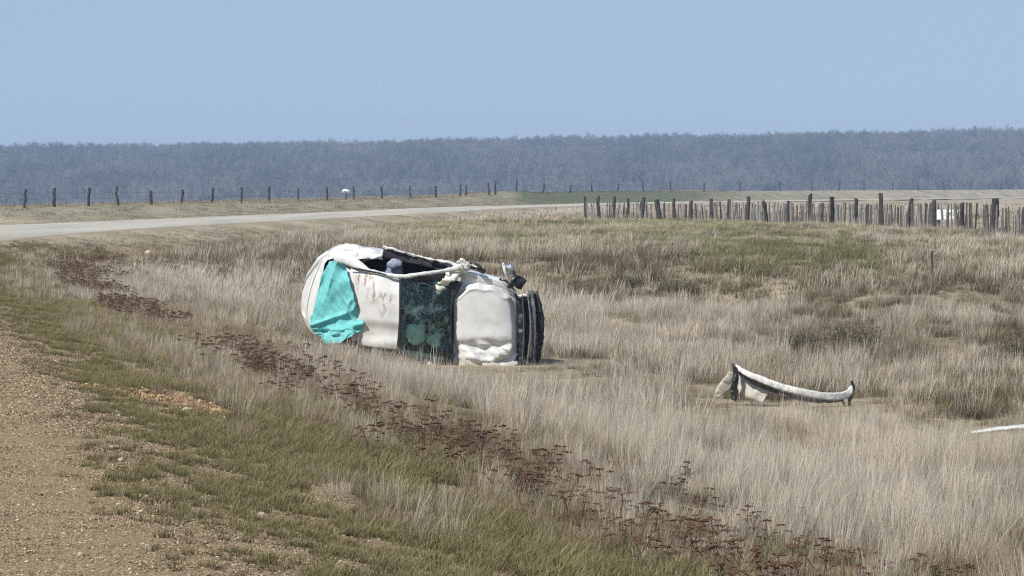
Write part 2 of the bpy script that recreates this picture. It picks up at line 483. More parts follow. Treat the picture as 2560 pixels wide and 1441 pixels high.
KINDS6 = ['pale', 'straw', 'grey', 'dark', 'olive', 'tuss', 'pink']
acc = {k: [[], [], [], [], []] for k in KINDS6}      # protos, pts, rot, scl, pick
PROT = dict(pale=P_PALE, straw=P_STRAW, grey=P_GREY, dark=P_DARK, olive=P_OLIVE, tuss=P_TUSS, pink=P_PINK)
for L, (y0, y1) in enumerate(SCAR):
    dens = (88, 40, 19, 4.2)[L]
    x, y, u = spread(max(y0, 13), y1, dens, 1.0 if L < 2 else .15, 300)
    if L == 3: pass
    z = height(x, y)
    px, py = project(x, y, z)
    big = fbm(x / 6 + 3, y / 14, 21)
    small = fbm(x / 1.1, y / 2.2, 33)
    wt = {}
    wt['pale'] = .50 + .9 * sstep(.45, .62, big)
    wt['straw'] = .75 * np.ones_like(x)
    wt['grey'] = .28 + .6 * sstep(.55, .42, big)
    wt['dark'] = .06 + .25 * sstep(.62, .75, small)
    wt['olive'] = .10 + .3 * sstep(.6, .72, small)
    wt['tuss'] = .05 + 0 * x
    wt['pink'] = .05 + 2.2 * sstep(5.2, 3.2, u) + .35 * sstep(9, 5, u)
    g = ell(px, py, 1960, 640, 260, 58, 41)
    wt['olive'] += 16 * g; wt['tuss'] += 1.2 * g; wt['pale'] *= 1 - .7 * g; wt['straw'] *= 1 - .7 * g
    t = ell(px, py, 1450, 590, 520, 42, 42, .35) * (1 - g)
    wt['tuss'] += 3.2 * t; wt['olive'] += .8 * t
    d = ell(px, py, 1590, 695, 210, 58, 43)
    wt['dark'] += 6 * d; wt['grey'] += 4 * d
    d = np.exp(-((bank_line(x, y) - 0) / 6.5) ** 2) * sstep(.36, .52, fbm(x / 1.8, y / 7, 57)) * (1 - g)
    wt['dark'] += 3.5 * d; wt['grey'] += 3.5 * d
    d = ell(px, py, 1900, 715, 330, 60, 44)
    wt['grey'] += 3.0 * d; wt['dark'] += 1.6 * d
    for (cx, cy, rx, ry) in ((2120, 835, 80, 75), (1985, 875, 50, 42), (2520, 870, 90, 60), (2330, 740, 130, 40), (2050, 770, 110, 35), (2250, 900, 90, 34), (2480, 1010, 120, 60), (1900, 1010, 220, 22), (1150, 1090, 60, 50)):
        d = ell(px, py, cx, cy, rx, ry, int(cx))
        wt['dark'] += 9 * d; wt['grey'] += 2.5 * d
    d = ell(px, py, 720, 645, 330, 45, 48) + ell(px, py, 520, 585, 260, 16, 55, .3)          # dull hollow behind the wreck
    wt['grey'] += 6 * d; wt['dark'] += 1.6 * d
    rt = sstep(1250, 1500, px)
    wt['olive'] += 1.5 * sstep(.52, .64, fbm(x / 1.9, y / 6, 52)) * rt; wt['dark'] += 1.5 * sstep(.52, .64, fbm(x / 1.5, y / 5, 53)) * rt
    d = ell(px, py, 520, 715, 480, 60, 49, .3) + ell(px, py, 1500, 830, 420, 70, 50, .4) + ell(px, py, 2100, 1250, 500, 160, 51, .4)
    wt['pale'] += 4.5 * np.clip(d, 0, 1)
    thin = rng.random(len(x)) < (.22 + .78 * sstep(1.0, 2.9, u + (small - .5) * 3)) if L < 2 else np.ones(len(x), bool)
    x, y, u, z, px, py, big, small = [q_[thin] for q_ in (x, y, u, z, px, py, big, small)]
    for k_ in KINDS6: wt[k_] = wt[k_][thin]
    gap = fbm(x / .55 + 9, y / 1.1, 35, 3)
    keep = rng.random(len(x)) < (.28 if L < 2 else .72) + (.72 if L < 2 else .28) * sstep(.40, .56, gap)
    x, y, u, z, px, py, big, small, gap = [q_[keep] for q_ in (x, y, u, z, px, py, big, small, gap)]
    for k_ in KINDS6: wt[k_] = wt[k_][keep]
    low_ = sstep(.50, .40, gap)
    wt['grey'] = wt['grey'] + 1.0 * low_; wt['dark'] = wt['dark'] + .9 * low_
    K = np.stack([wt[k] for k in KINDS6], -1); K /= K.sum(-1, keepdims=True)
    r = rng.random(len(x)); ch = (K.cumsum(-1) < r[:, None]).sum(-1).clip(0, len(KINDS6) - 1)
    s, rot = sets(len(x), .64)
    s = s * (.58 + .42 * sstep(2.5, 7, u))           # shorter on the verge, taller out in the field
    s = s * np.where((L == 3) & (y > 250), .8, 1)
    s = s * (.62 + .75 * sstep(.36, .66, gap))
    # flattened where the car slid and where its pieces lie
    lx = x - CARX; ly = y - CARY + .2 * lx
    s = s * (1 - .68 * sstep(3.6, 2.4, np.abs(lx)) * sstep(-12, -6, ly) * sstep(2.0, 1.0, ly))
    s = s * (1 - .60 * sstep(1.7, 1.1, np.abs(x - 3.75)) * sstep(43.5, 46.0, y) * sstep(51.0, 50.2, y))
    s = s * (1 - .6 * sstep(1.5, 1.0, np.abs(x - 6.1)) * sstep(41.0, 41.8, y) * sstep(45.0, 44.0, y))
    # shorter growth where the far road must stay in sight
    s = s * (.55 + .6 * sstep(.3, 3.5, u)) if L >= 2 else s
    s = s * (1 - .35 * sstep(118, 135, y) * sstep(232, 215, y))
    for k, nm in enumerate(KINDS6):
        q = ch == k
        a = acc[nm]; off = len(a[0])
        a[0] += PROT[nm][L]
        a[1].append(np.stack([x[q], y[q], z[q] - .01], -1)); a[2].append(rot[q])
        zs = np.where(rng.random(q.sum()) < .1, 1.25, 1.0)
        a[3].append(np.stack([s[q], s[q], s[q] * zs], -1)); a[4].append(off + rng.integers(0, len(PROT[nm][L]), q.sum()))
# the bank on the far side of the road
x, y, u = spread(120, 620, .8, -24, -8.5, 3)
z = height(x, y); px, py = project(x, y, z)
g = ell(px, py, 1480, 490, 250, 22, 60) > rng.random(len(x))
s, rot = sets(len(x), .8)
s *= .55 + .25 * sstep(200, 400, y)
for nm, q in (('olive', g), ('grey', ~g & (rng.random(len(x)) < .45))):
    a = acc[nm]; off = len(a[0]); a[0] += PROT[nm][3]
    a[1].append(np.stack([x[q], y[q], z[q]], -1)); a[2].append(rot[q]); a[3].append(np.repeat(s[q][:, None], 3, 1)); a[4].append(off + rng.integers(0, 3, q.sum()))
q = ~g & (rng.random(len(x)) < .6)
a = acc['straw']; off = len(a[0]); a[0] += PROT['straw'][3]
a[1].append(np.stack([x[q], y[q], z[q]], -1)); a[2].append(rot[q]); a[3].append(np.repeat(s[q][:, None], 3, 1)); a[4].append(off + rng.integers(0, 3, q.sum()))
NAMES = dict(pale=('pale_grass', 'tall pale bleached grass standing across the field'),
             straw=('straw_grass', 'straw coloured dry grass growing thick across the field'),
             grey=('grey_grass', 'dull grey dead grass in the hollows of the field'),
             dark=('dark_undergrowth', 'low dark brown twiggy growth between the dry grass'),
             olive=('olive_grass', 'olive green grass in patches before the batten fence'),
             tuss=('tussock_grass', 'yellowish tussock grass in humps behind the wreck'),
             pink=('stalk_grass', 'pinkish brown dry stalks along the edge of the road bank'))
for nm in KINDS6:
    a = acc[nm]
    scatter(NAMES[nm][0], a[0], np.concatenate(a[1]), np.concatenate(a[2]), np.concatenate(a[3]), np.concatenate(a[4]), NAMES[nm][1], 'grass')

# humps of tussock behind the wreck and before the fence
P_HUMP = [tuft(f'hump_{v}', TUSS, 260, .34, .22, .44, .016, lean=.75, curl=.6, flop=.9, wind=(.1, 0), seed=820 + v) for v in range(4)]
x, y, u = spread(92, 185, 1.5, 3, 200)
z = height(x, y); px, py = project(x, y, z)
q = rng.random(len(x)) < np.clip(ell(px, py, 1500, 585, 620, 45, 45, .4) + .5 * ell(px, py, 1950, 620, 300, 45, 46, .4), 0, 1) * sstep(.42, .6, fbm(x / 3, y / 9, 47))
x, y, z = x[q], y[q], z[q]; n = len(x); s = rng.uniform(.6, 1.35, n)
scatter('tussock_humps', P_HUMP, np.stack([x, y, z - .03], -1), np.stack([0 * x, 0 * x, rng.uniform(0, 6.28, n)], -1), np.stack([s * 1.2, s, s], -1), rng.integers(0, 4, n), 'rounded yellowish tussocks in front of the batten fence', 'grass')

# short green grass on the verge
pts = []; ro = []; sc_ = []; pk = []
for (y0, y1, dens, pr, off) in ((12, 34, 190, 4, 0), (34, 62, 110, 4, 0), (62, 112, 30, 3, 4)):
    x, y, u = spread(y0, y1, dens, -1.6, 5.2)
    n1 = fbm(x / 1.3, y / 2.6, 61); n2 = fbm(x / .35, y / .7, 62)
    p = sstep(-.3, .5, u + .22 - .5 * sstep(15, 32, y) + (n1 - .5) * .8) * (1 - .85 * sstep(1.4, 3.6, u)) * sstep(.30, .55, n2 * .85 + n1 * .15)
    p = p * (1 - scuff_w(x, y))
    q = rng.random(len(x)) < p
    x, y, u = x[q], y[q], u[q]
    s, rot = sets(len(x), 1.0, .25, .15)
    s *= .48 + .42 * sstep(.2, 2.4, u)
    pts.append(np.stack([x, y, height(x, y) + .006 + np.where(u < -1.05, .03, 0)], -1)); ro.append(rot); sc_.append(np.repeat(s[:, None], 3, 1)); pk.append(off + rng.integers(0, pr, len(x)))
scatter('verge_grass', P_GREEN + P_GREENF, np.concatenate(pts), np.concatenate(ro), np.concatenate(sc_), np.concatenate(pk), 'short green grass along the gravel shoulder of the road', 'grass')

# loose gravel
def stone_mesh(name, mat, seed, squash=.65, sub=1):
    bm = bmesh.new(); bmesh.ops.create_icosphere(bm, subdivisions=sub, radius=.5)
    R = random.Random(seed)
    for v in bm.verts:
        v.co *= 1 + R.uniform(-.22, .22); v.co.z *= squash; v.co.y *= .8
    me = bpy.data.meshes.new(name); bm.to_mesh(me); bm.free(); me.materials.append(mat)
    return me
def pebble_mat(nm, a, b_, c_):
    m, nt, b, out = nmat(nm)
    oi = nt.nodes.new('ShaderNodeObjectInfo')
    nt.links.new(ramp(nt, oi.outputs['Random'], [(0, a), (.6, b_), (1, c_)]), b.inputs['Base Color'])
    b.inputs['Roughness'].default_value = .85
    return m
PEB = pebble_mat('pebble', (.055, .037, .021, 1), (.26, .18, .102, 1), (.58, .45, .29, 1))
CLOD = pebble_mat('clod', (.07, .04, .02, 1), (.28, .175, .085, 1), (.42, .30, .16, 1))
P_ST = [proto(f'pebble_{i}', stone_mesh(f'pebble_{i}', PEB, i)) for i in range(5)]
P_CL = [proto(f'clod_{i}', stone_mesh(f'clod_{i}', CLOD, 50 + i)) for i in range(3)]
pts = []; sc_ = []; pk = []
for (y0, y1, dens, smin) in ((12, 22, 3200, .0052), (22, 38, 1500, .0075), (38, 70, 340, .0125)):
    x, y, u = spread(y0, y1, dens, -4.5, 2.6)
    q = rng.random(len(x)) < (1 - .9 * sstep(-.2, 1.6, u + (fbm(x / 1.3, y / 2.6, 61) - .5) * 2.2))
    x, y, u = x[q], y[q], u[q]
    s = smin * (1 + rng.exponential(.5, len(x))).clip(.6, 4.5)
    pts.append(np.stack([x, y, height(x, y) + np.where(u < -1.05, .012 + .06 * np.clip(1 - ((u + 5.95) / 5.0) ** 2, 0, 1), 0) + s * .05], -1)); sc_.append(np.repeat(s[:, None], 3, 1)); pk.append(rng.integers(0, 5, len(x)))
pts = np.concatenate(pts); n = len(pts)
scatter('gravel', P_ST, pts, np.stack([rng.uniform(-.4, .4, n), rng.uniform(-.4, .4, n), rng.uniform(0, 6.28, n)], -1), np.concatenate(sc_), np.concatenate(pk), 'loose brown gravel covering the road shoulder', 'gravel')
n = 3200
x = scuff_c.x + rng.normal(0, .9, n); y = scuff_c.y + rng.normal(0, 1.6, n); x -= .19 * (y - scuff_c.y)
q = scuff_w(x, y) > rng.random(n); x, y = x[q], y[q]; n = len(x)
s = .016 * (1 + rng.exponential(.8, n)).clip(.6, 4.5)
scatter('clods', P_CL, np.stack([x, y, height(x, y) + s * .15], -1), rng.uniform(-1, 1, (n, 3)), np.repeat(s[:, None], 3, 1), rng.integers(0, 3, n), 'orange brown clods of torn up soil on the green verge', 'soil')

# ------------------------------------------------------------------ far wood on the ridge
m, nt, b, out = nmat('bare_wood')
P = geo_pos(nt)
oi = nt.nodes.new('ShaderNodeObjectInfo')
vv = nt.nodes.new('ShaderNodeMath'); vv.operation = 'MULTIPLY_ADD'; vv.inputs[1].default_value = .3
nt.links.new(oi.outputs['Random'], vv.inputs[0]); nt.links.new(tnoise(nt, .022, 4, .65, P, (1, .35, 1)), vv.inputs[2])
nt.links.new(ramp(nt, vv.outputs[0], [(.42, (.025, .024, .022, 1)), (.6, (.08, .076, .066, 1)), (.82, (.19, .175, .145, 1))]), b.inputs['Base Color'])
b.inputs['Roughness'].default_value = .95
BARK = m
def bare_tree(i):
    R = np.random.default_rng(300 + i); V = []; Fc = []
    def tri(p, q, w):
        k = len(V); a = R.uniform(0, math.pi); wx, wy = math.cos(a) * w, math.sin(a) * w
        V.extend([(p[0] - wx, p[1] - wy, p[2]), (p[0] + wx, p[1] + wy, p[2]), (q[0], q[1], q[2])]); Fc.append((k, k + 1, k + 2))
    h = R.uniform(4.5, 7.5)
    tri((0, 0, -.5), (R.normal(0, .3), R.normal(0, .3), h), .16)
    for b_ in range(26):
        t = R.uniform(.25, .95); a = R.uniform(0, 6.28); l = h * .36 * (1.15 - t) + .5
        p = np.array([0, 0, h * t]); q = p + np.array([math.cos(a) * l, math.sin(a) * l, l * R.uniform(.3, 1.0)])
        tri(p, q, .10)
        for c_ in range(5):
            s_ = p + (q - p) * R.uniform(.3, 1); e_ = s_ + R.normal(0, .55, 3) + np.array([0, 0, .5])
            tri(s_, e_, .09)
    return proto(f'bare_tree_{i}', mesh_np(f'bare_tree_{i}', V, Fc, BARK))
P_TR = [bare_tree(i) for i in range(6)]
n = 26000
y = 1350 + 1400 * np.sqrt(rng.random(n)); x = (rng.random(n) * 2 - 1) * (.17 * y + 30)
q = fbm(x / 60, y / 110, 71) + .25 * rng.random(n) > .40
x, y = x[q], y[q]; n = len(x)
s = rng.uniform(.55, 1.25, n) * (.55 + .95 * fbm(x / 30, y / 40, 72))
scatter('forest', P_TR, np.stack([x, y, height(x, y)], -1), np.stack([0 * x, 0 * x, rng.uniform(0, 6.28, n)], -1), np.repeat(s[:, None], 3, 1), rng.integers(0, 6, n), 'bare grey wood covering the long far ridge', 'forest')

# ------------------------------------------------------------------ the wrecked car, lying on its side with its roof to us
KC = 145.0      # photo pixels to the metre at the wreck
WHITE = None
m, nt, b, out = nmat('white_paint')
co = obj_co(nt)
dirt = ramp(nt, tnoise(nt, 5.0, 6, .7, co), [(.45, (0, 0, 0, 1)), (.75, (1, 1, 1, 1))])
base = mixc(nt, dirt, (.61, .605, .59, 1), (.50, .48, .44, 1))
nt.links.new(base, b.inputs['Base Color'])
b.inputs['Roughness'].default_value = .38
b.inputs['Coat Weight'].default_value = .25
bump(nt, b, tnoise(nt, 40, 3, .6, co), .03, .01)
WHITE = m
# the roof panel: the same paint with rusty brown run marks
m, nt, b, out = nmat('stained_white_paint')
co = obj_co(nt)
dirt = ramp(nt, tnoise(nt, 5.0, 6, .7, co), [(.45, (0, 0, 0, 1)), (.75, (1, 1, 1, 1))])
base = mixc(nt, dirt, (.61, .60, .58, 1), (.50, .48, .44, 1))
at = nt.nodes.new('ShaderNodeAttribute'); at.attribute_name = 'stain'
st = ramp(nt, tnoise(nt, 9, 5, .8, co, (1.6, 1, .55)), [(.47, (0, 0, 0, 1)), (.58, (1, 1, 1, 1))])
f = mixc(nt, 1.0, at.outputs['Color'], st, 'MULTIPLY')
nt.links.new(mixc(nt, f, base, (.23, .15, .085, 1)), b.inputs['Base Color'])
b.inputs['Roughness'].default_value = .42
b.inputs['Coat Weight'].default_value = .2
bump(nt, b, tnoise(nt, 40, 3, .6, co), .03, .01)
STAINED = m
CREAM = plain('dirty_edge_paint', (.68, .64, .55, 1), .45, 0, .16, 9)
DUSTY = plain('scraped_dusty_paint', (.44, .41, .355, 1), .7, 0, .3, 10, .2)
BLACK = plain('black_plastic', (.014, .014, .017, 1), .5, 0, .4, 20, .3)
DARK = plain('cabin_trim', (.022, .022, .027, 1), .8, 0, .4, 9, .3)
GREYP = plain('grey_metal', (.10, .10, .11, 1), .5, .3, .3, 14, .3)
RUBBER = plain('tyre_rubber', (.02, .02, .02, 1), .85, 0, .3, 20)
STEEL = plain('bare_steel', (.45, .45, .46, 1), .35, .9, .2, 10)
FABRIC = plain('seat_fabric', (.26, .28, .36, 1), .9, 0, .3, 20)
BAGM = plain('airbag_cloth', (.78, .82, .78, 1), .8, 0, .12, 9, .4)
# cracked laminated windscreen
m, nt, b, out = nmat('cracked_windscreen')
co = obj_co(nt)
mp = nt.nodes.new('ShaderNodeMapping'); mp.inputs['Scale'].default_value = (1, .3, 1); nt.links.new(co, mp.inputs[0])
wob = nt.nodes.new('ShaderNodeTexNoise'); wob.inputs['Scale'].default_value = 3.0
nt.links.new(mp.outputs[0], wob.inputs['Vector'])
vv = nt.nodes.new('ShaderNodeVectorMath'); vv.operation = 'MULTIPLY_ADD'
nt.links.new(wob.outputs['Color'], vv.inputs[0]); vv.inputs[1].default_value = (.07, .07, .07); nt.links.new(mp.outputs[0], vv.inputs[2])
def cracks(scale, thick):
    v_ = nt.nodes.new('ShaderNodeTexVoronoi'); v_.feature = 'DISTANCE_TO_EDGE'; v_.inputs['Scale'].default_value = scale
    nt.links.new(vv.outputs[0], v_.inputs['Vector'])
    return ramp(nt, v_.outputs['Distance'], [(0, (1, 1, 1, 1)), (thick, (0, 0, 0, 1))])
ck = mixc(nt, 1.0, cracks(3.2, .008), cracks(13.0, .014), 'LIGHTEN')
zone = nt.nodes.new('ShaderNodeAttribute'); zone.attribute_name = 'crush'
fz = mixc(nt, 1.0, ck, zone.outputs['Color'], 'MULTIPLY')
craz = ramp(nt, tnoise(nt, 4.5, 7, .7, co), [(.50, (0, 0, 0, 1)), (.70, (.75, .75, .75, 1))])
fz2 = mixc(nt, 1.0, fz, mixc(nt, 1.0, craz, zone.outputs['Color'], 'MULTIPLY'), 'LIGHTEN')
tr = nt.nodes.new('ShaderNodeBsdfTransparent'); tr.inputs[0].default_value = (.86, .97, .93, 1)
gl = nt.nodes.new('ShaderNodeBsdfGlossy'); gl.inputs['Roughness'].default_value = .08; gl.inputs[0].default_value = (.8, .9, .88, 1)
fr = nt.nodes.new('ShaderNodeFresnel'); fr.inputs[0].default_value = 1.4
ms = nt.nodes.new('ShaderNodeMixShader'); nt.links.new(fr.outputs[0], ms.inputs[0]); nt.links.new(tr.outputs[0], ms.inputs[1]); nt.links.new(gl.outputs[0], ms.inputs[2])
nt.nodes.remove(b)
df = nt.nodes.new('ShaderNodeBsdfDiffuse'); df.inputs[0].default_value = (.19, .28, .26, 1)
ms2 = nt.nodes.new('ShaderNodeMixShader'); nt.links.new(fz2, ms2.inputs[0]); nt.links.new(ms.outputs[0], ms2.inputs[1]); nt.links.new(df.outputs[0], ms2.inputs[2])
nt.links.new(ms2.outputs[0], out.inputs['Surface'])
GLASS = m

car = empty('overturned_car', (CARX, CARY, CARZ))
tag(car, 'wrecked white car lying on its side with its roof facing the road', 'car')

def C(px, py, H):
    """car frame: length across, height of the car towards us, the car's width standing upright"""
    x = (np.asarray(px, dtype=float) - 1050) / KC; z = (905 - np.asarray(py, dtype=float)) / KC
    return np.stack(np.broadcast_arrays(x, -(np.asarray(H, dtype=float) - .7) - .2 * x, z), -1)

def slab(name, G, thick, mat, parent, smooth=True, inward=None, attrs=None):
    """a sheet of metal from a grid of points, with real thickness and closed edges"""
    G = np.asarray(G, dtype=float); n, k = G.shape[:2]
    du = np.gradient(G, axis=0); dv = np.gradient(G, axis=1)
    N = np.cross(du, dv); N /= np.linalg.norm(N, axis=-1, keepdims=True) + 1e-9
    if inward is None: inward = np.array([0, 1.0, 0])
    if (N * inward).sum(-1).mean() < 0: N = -N
    B = G + N * thick
    V = np.concatenate([G.reshape(-1, 3), B.reshape(-1, 3)])
    I = np.arange(n * k).reshape(n, k); J = I + n * k
    Fc = [np.stack([I[:-1, :-1], I[1:, :-1], I[1:, 1:], I[:-1, 1:]], -1).reshape(-1, 4),
          np.stack([J[:-1, :-1], J[:-1, 1:], J[1:, 1:], J[1:, :-1]], -1).reshape(-1, 4)]
    for a_, b_ in ((I[0], J[0]), (I[-1], J[-1]), (I[:, 0], J[:, 0]), (I[:, -1], J[:, -1])):
        Fc.append(np.stack([a_[:-1], a_[1:], b_[1:], b_[:-1]], -1))
    me = mesh_np(name, V, np.concatenate(Fc), mat, smooth)
    bm = bmesh.new(); bm.from_mesh(me); bmesh.ops.recalc_face_normals(bm, faces=bm.faces[:]); bm.to_mesh(me); bm.free()
    if attrs:
        for nm, v in attrs.items():
            a = me.attributes.new(nm, 'FLOAT', 'POINT'); a.data.foreach_set('value', np.concatenate([v.ravel(), v.ravel()]).astype(np.float32))
    return obj(name, me, parent)

def curve(pts, n):
    """smooth path through control points, any number of columns"""
    p = np.asarray(pts, dtype=float); t = np.r_[0, np.cumsum(np.linalg.norm(np.diff(p[:, :2], axis=0), axis=1))]; t /= t[-1]
    q = np.linspace(0, 1, n)
    out_ = np.empty((n, p.shape[1]))
    for c_ in range(p.shape[1]):
        mm = np.gradient(p[:, c_], t)
        i = np.clip(np.searchsorted(t, q, side='right') - 1, 0, len(t) - 2)
        h = t[i + 1] - t[i]; s_ = (q - t[i]) / h
        out_[:, c_] = ((2 * s_**3 - 3 * s_**2 + 1) * p[i, c_] + (s_**3 - 2 * s_**2 + s_) * h * mm[i]
                       + (-2 * s_**3 + 3 * s_**2) * p[i + 1, c_] + (s_**3 - s_**2) * h * mm[i + 1])
    return out_

def ribbon(name, path, mat, parent, to3=C, n=40, k=7, bulge=.05, rough=0.0, thick=.012, seed=0, ragged=0.0):
    """bent strip: path rows are (px, py, width in px, H)"""
    p = curve(path, n)
    d = np.gradient(p[:, :2], axis=0); d /= np.linalg.norm(d, axis=1, keepdims=True) + 1e-9
    nrm = np.stack([-d[:, 1], d[:, 0]], -1)
    v = np.linspace(-1, 1, k)
    if ragged:
        R = np.random.default_rng(seed); rg = 1 + R.normal(0, ragged, (n, 1))
    else: rg = 1
    off = (p[:, 2:3] / 2) * v[None, :] * rg
    X = p[:, 0:1] + nrm[:, 0:1] * off; Y = p[:, 1:2] + nrm[:, 1:2] * off
    H = p[:, 3:4] + bulge * (1 - v[None, :] ** 2)
    if rough:
        H = H + (facet(X / 11 + seed, Y / 9, seed + 5) - .5) * rough
        X = X + (facet(X / 8, Y / 8 + seed, seed + 9) - .5) * rough * 55; Y = Y + (facet(X / 8 + 40, Y / 8, seed + 19) - .5) * rough * 55
    return slab(name, to3(X, Y, H), thick, mat, parent, smooth=rough < .045)

def facet(X, Y, seed):
    """flat facets meeting in sharp creases, like buckled sheet metal"""
    X = X + .35 * (noise(X * .9, Y * .9, seed + 50) - .5); Y = Y + .35 * (noise(X * .9 + 31, Y * .9, seed + 51) - .5)
    ix = np.floor(X); iy = np.floor(Y); fx = X - ix; fy = Y - iy
    a = _h(ix, iy, seed); b_ = _h(ix + 1, iy, seed); c_ = _h(ix, iy + 1, seed); d_ = _h(ix + 1, iy + 1, seed)
    return np.where(fx > fy, a + (b_ - a) * fx + (d_ - b_) * fy, a + (c_ - a) * fy + (d_ - c_) * fx)

# --- lower body: sides, floor and the hollow cabin between them
st_px = np.array([747, 752, 764, 790, 806, 812, 860, 930, 1000, 1080, 1128, 1134, 1200, 1255, 1284, 1296])
st_top = np.array([742, 712, 678, 640, 629, 626, 616, 622, 634, 652, 664, 666, 684, 697, 722, 745])
st_bot = np.array([772, 796, 815, 836, 845, 848, 862, 876, 890, 903, 910, 911, 920, 922, 908, 885])
st_top[:6] += np.array([10, 9, 8, 7, 6, 5]); st_bot[:6] -= np.array([8, 7, 6, 5, 4, 4])
st_H = np.array([.60, .74, .80, .84, .84, .84, .84, .84, .84, .84, .84, .84, .80, .74, .66, .60])
cab = np.array([0, 0, 0, 0, 0, 1, 1, 1, 1, 1, 1, 0, 0, 0, 0, 0])
V = []; 
for a_ in range(len(st_px)):
    X, T, B, H, c_ = st_px[a_], st_top[a_], st_bot[a_], st_H[a_], cab[a_]
    w = (B - T)
    fl = .36 if c_ else H - .03
    sec = [(B - .02 * w, .12), (B, .2), (B + .01 * w, .45), (B - .005 * w, H - .06), (B - .03 * w, H), (B - .07 * w, H - .01), (B - .10 * w, fl), (B - .5 * w, fl),
           (T + .10 * w, fl), (T + .07 * w, H - .01), (T + .03 * w, H), (T + .005 * w, H - .06), (T - .01 * w, .45), (T, .2), (T + .02 * w, .12), (T + .5 * w, .10)]
    V.append(C(np.full(len(sec), X), np.array([q[0] for q in sec]), np.array([q[1] for q in sec])))
V = np.array(V); ns, k = V.shape[:2]
I = np.arange(ns * k).reshape(ns, k); I2 = np.roll(I, -1, axis=1)
Fq = np.stack([I[:-1], I2[:-1], I2[1:], I[1:]], -1)
mats = np.zeros((ns - 1, k), dtype=np.int32)
mats[:, 14:16] = 2
for a_ in range(ns - 1):
    if cab[a_] or cab[a_ + 1]: mats[a_, 5:9] = 1
Fl = [tuple(f) for f in Fq.reshape(-1, 4)] + [tuple(I[0]), tuple(I[-1][::-1])]
me = mesh_np('body_shell', V.reshape(-1, 3), Fl, WHITE)
me.materials.append(DARK); me.materials.append(BLACK)
me.polygons.foreach_set('material_index', np.r_[mats.ravel(), 0, 2].astype(np.int32))
bm = bmesh.new(); bm.from_mesh(me); bmesh.ops.recalc_face_normals(bm, faces=bm.faces[:]); bm.to_mesh(me); bm.free()
body = obj('body_shell', me, car)
bv = body.modifiers.new('bevel', 'BEVEL'); bv.width = .02; bv.segments = 2; bv.limit_method = 'ANGLE'

# --- boot lid and rounded tail
n, k = 60, 56
left = curve([(884, 611), (850, 614), (823, 624), (797, 643), (774, 670), (757, 702), (747, 738), (744, 765), (748, 795), (759, 820), (776, 840), (800, 858)], n)
right = curve([(900, 646), (872, 646), (838, 646), (818, 652), (806, 690), (797, 725), (788, 760), (780, 795), (778, 815), (790, 832), (806, 846), (824, 858)], n)
s_ = np.linspace(0, 1, k)[None, :]
X = left[:, 0:1] * (1 - s_) + right[:, 0:1] * s_; Y = left[:, 1:2] * (1 - s_) + right[:, 1:2] * s_
H = .30 + .72 * np.sin(s_ * math.pi / 2) ** .8 + 0 * X
H = H - .05 * np.exp(-((s_ - .60 + .05 * np.sin(np.linspace(0, 3, n))[:, None]) / .028) ** 2) * (np.linspace(0, 1, n)[:, None] > .28)
H = H - .035 * np.exp(-((s_ - .36) / .022) ** 2) * (np.linspace(0, 1, n)[:, None] > .35)
tt = np.linspace(0, 1, n)[:, None]
H = H + (facet(X / 24, Y / 15, 81) - .5) * .17 * sstep(.30, .10, tt) + (fbm(X / 60, Y / 60, 82, 3) - .5) * .03
slab('boot_lid', C(X, Y, H), .012, WHITE, car)

# --- crumpled rear quarter above the rear window
n, k = 17, 6
top = curve([(822, 624), (845, 612), (870, 611), (890, 612), (905, 618), (930, 620), (950, 629), (958, 636)], n)
bot = curve([(818, 650), (845, 648), (868, 652), (884, 652), (900, 646), (925, 644), (945, 646), (958, 647)], n)
s_ = np.linspace(0, 1, k)[None, :]
X = top[:, 0:1] * (1 - s_) + bot[:, 0:1] * s_; Y = top[:, 1:2] * (1 - s_) + bot[:, 1:2] * s_
H = .72 + .36 * s_ ** .7 + 0 * X + (facet(X / 26, Y / 12, 91) - .5) * .24
Y = Y + (fbm(X / 9, Y / 9, 92, 2) - .5) * 6
slab('rear_quarter', C(X, Y, H), .012, WHITE, car, smooth=False)

# --- rear window: dark frame seen round the blanket
n, k = 24, 16
v = np.linspace(0, 1, n)[:, None]; s_ = np.linspace(0, 1, k)[None, :]
l_ = curve([(822, 651), (806, 690), (796, 730), (786, 770), (779, 800), (788, 830), (815, 858)], n); r_ = curve([(868, 650), (878, 676), (880, 715), (888, 760), (900, 800), (905, 830), (895, 862)], n)
X = l_[:, 0:1] * (1 - s_) + r_[:, 0:1] * s_; Y = l_[:, 1:2] * (1 - s_) + r_[:, 1:2] * s_
slab('rear_window', C(X, Y, .97 + .26 * s_ + 0 * X), .02, BLACK, car)

# --- roof
n, k = 46, 60
v = np.linspace(0, 1, n)[:, None]; s_ = np.linspace(0, 1, k)[None, :]
X = (868 + 6 * v + 10 * v * v) * (1 - s_) + (1003 - 5 * v ** 2) * s_
Yt = 664 + 30 * s_; Yb = 862 + 11 * s_
Y = Yt * (1 - v) + Yb * v
H = 1.27 + .13 * np.sin(np.clip(s_ * 1.1, 0, 1) * math.pi * .62) + 0 * X - .10 * np.abs(2 * v - 1) ** 3.0
H = H + (fbm(X / 70, Y / 70, 101, 2) - .5) * .07
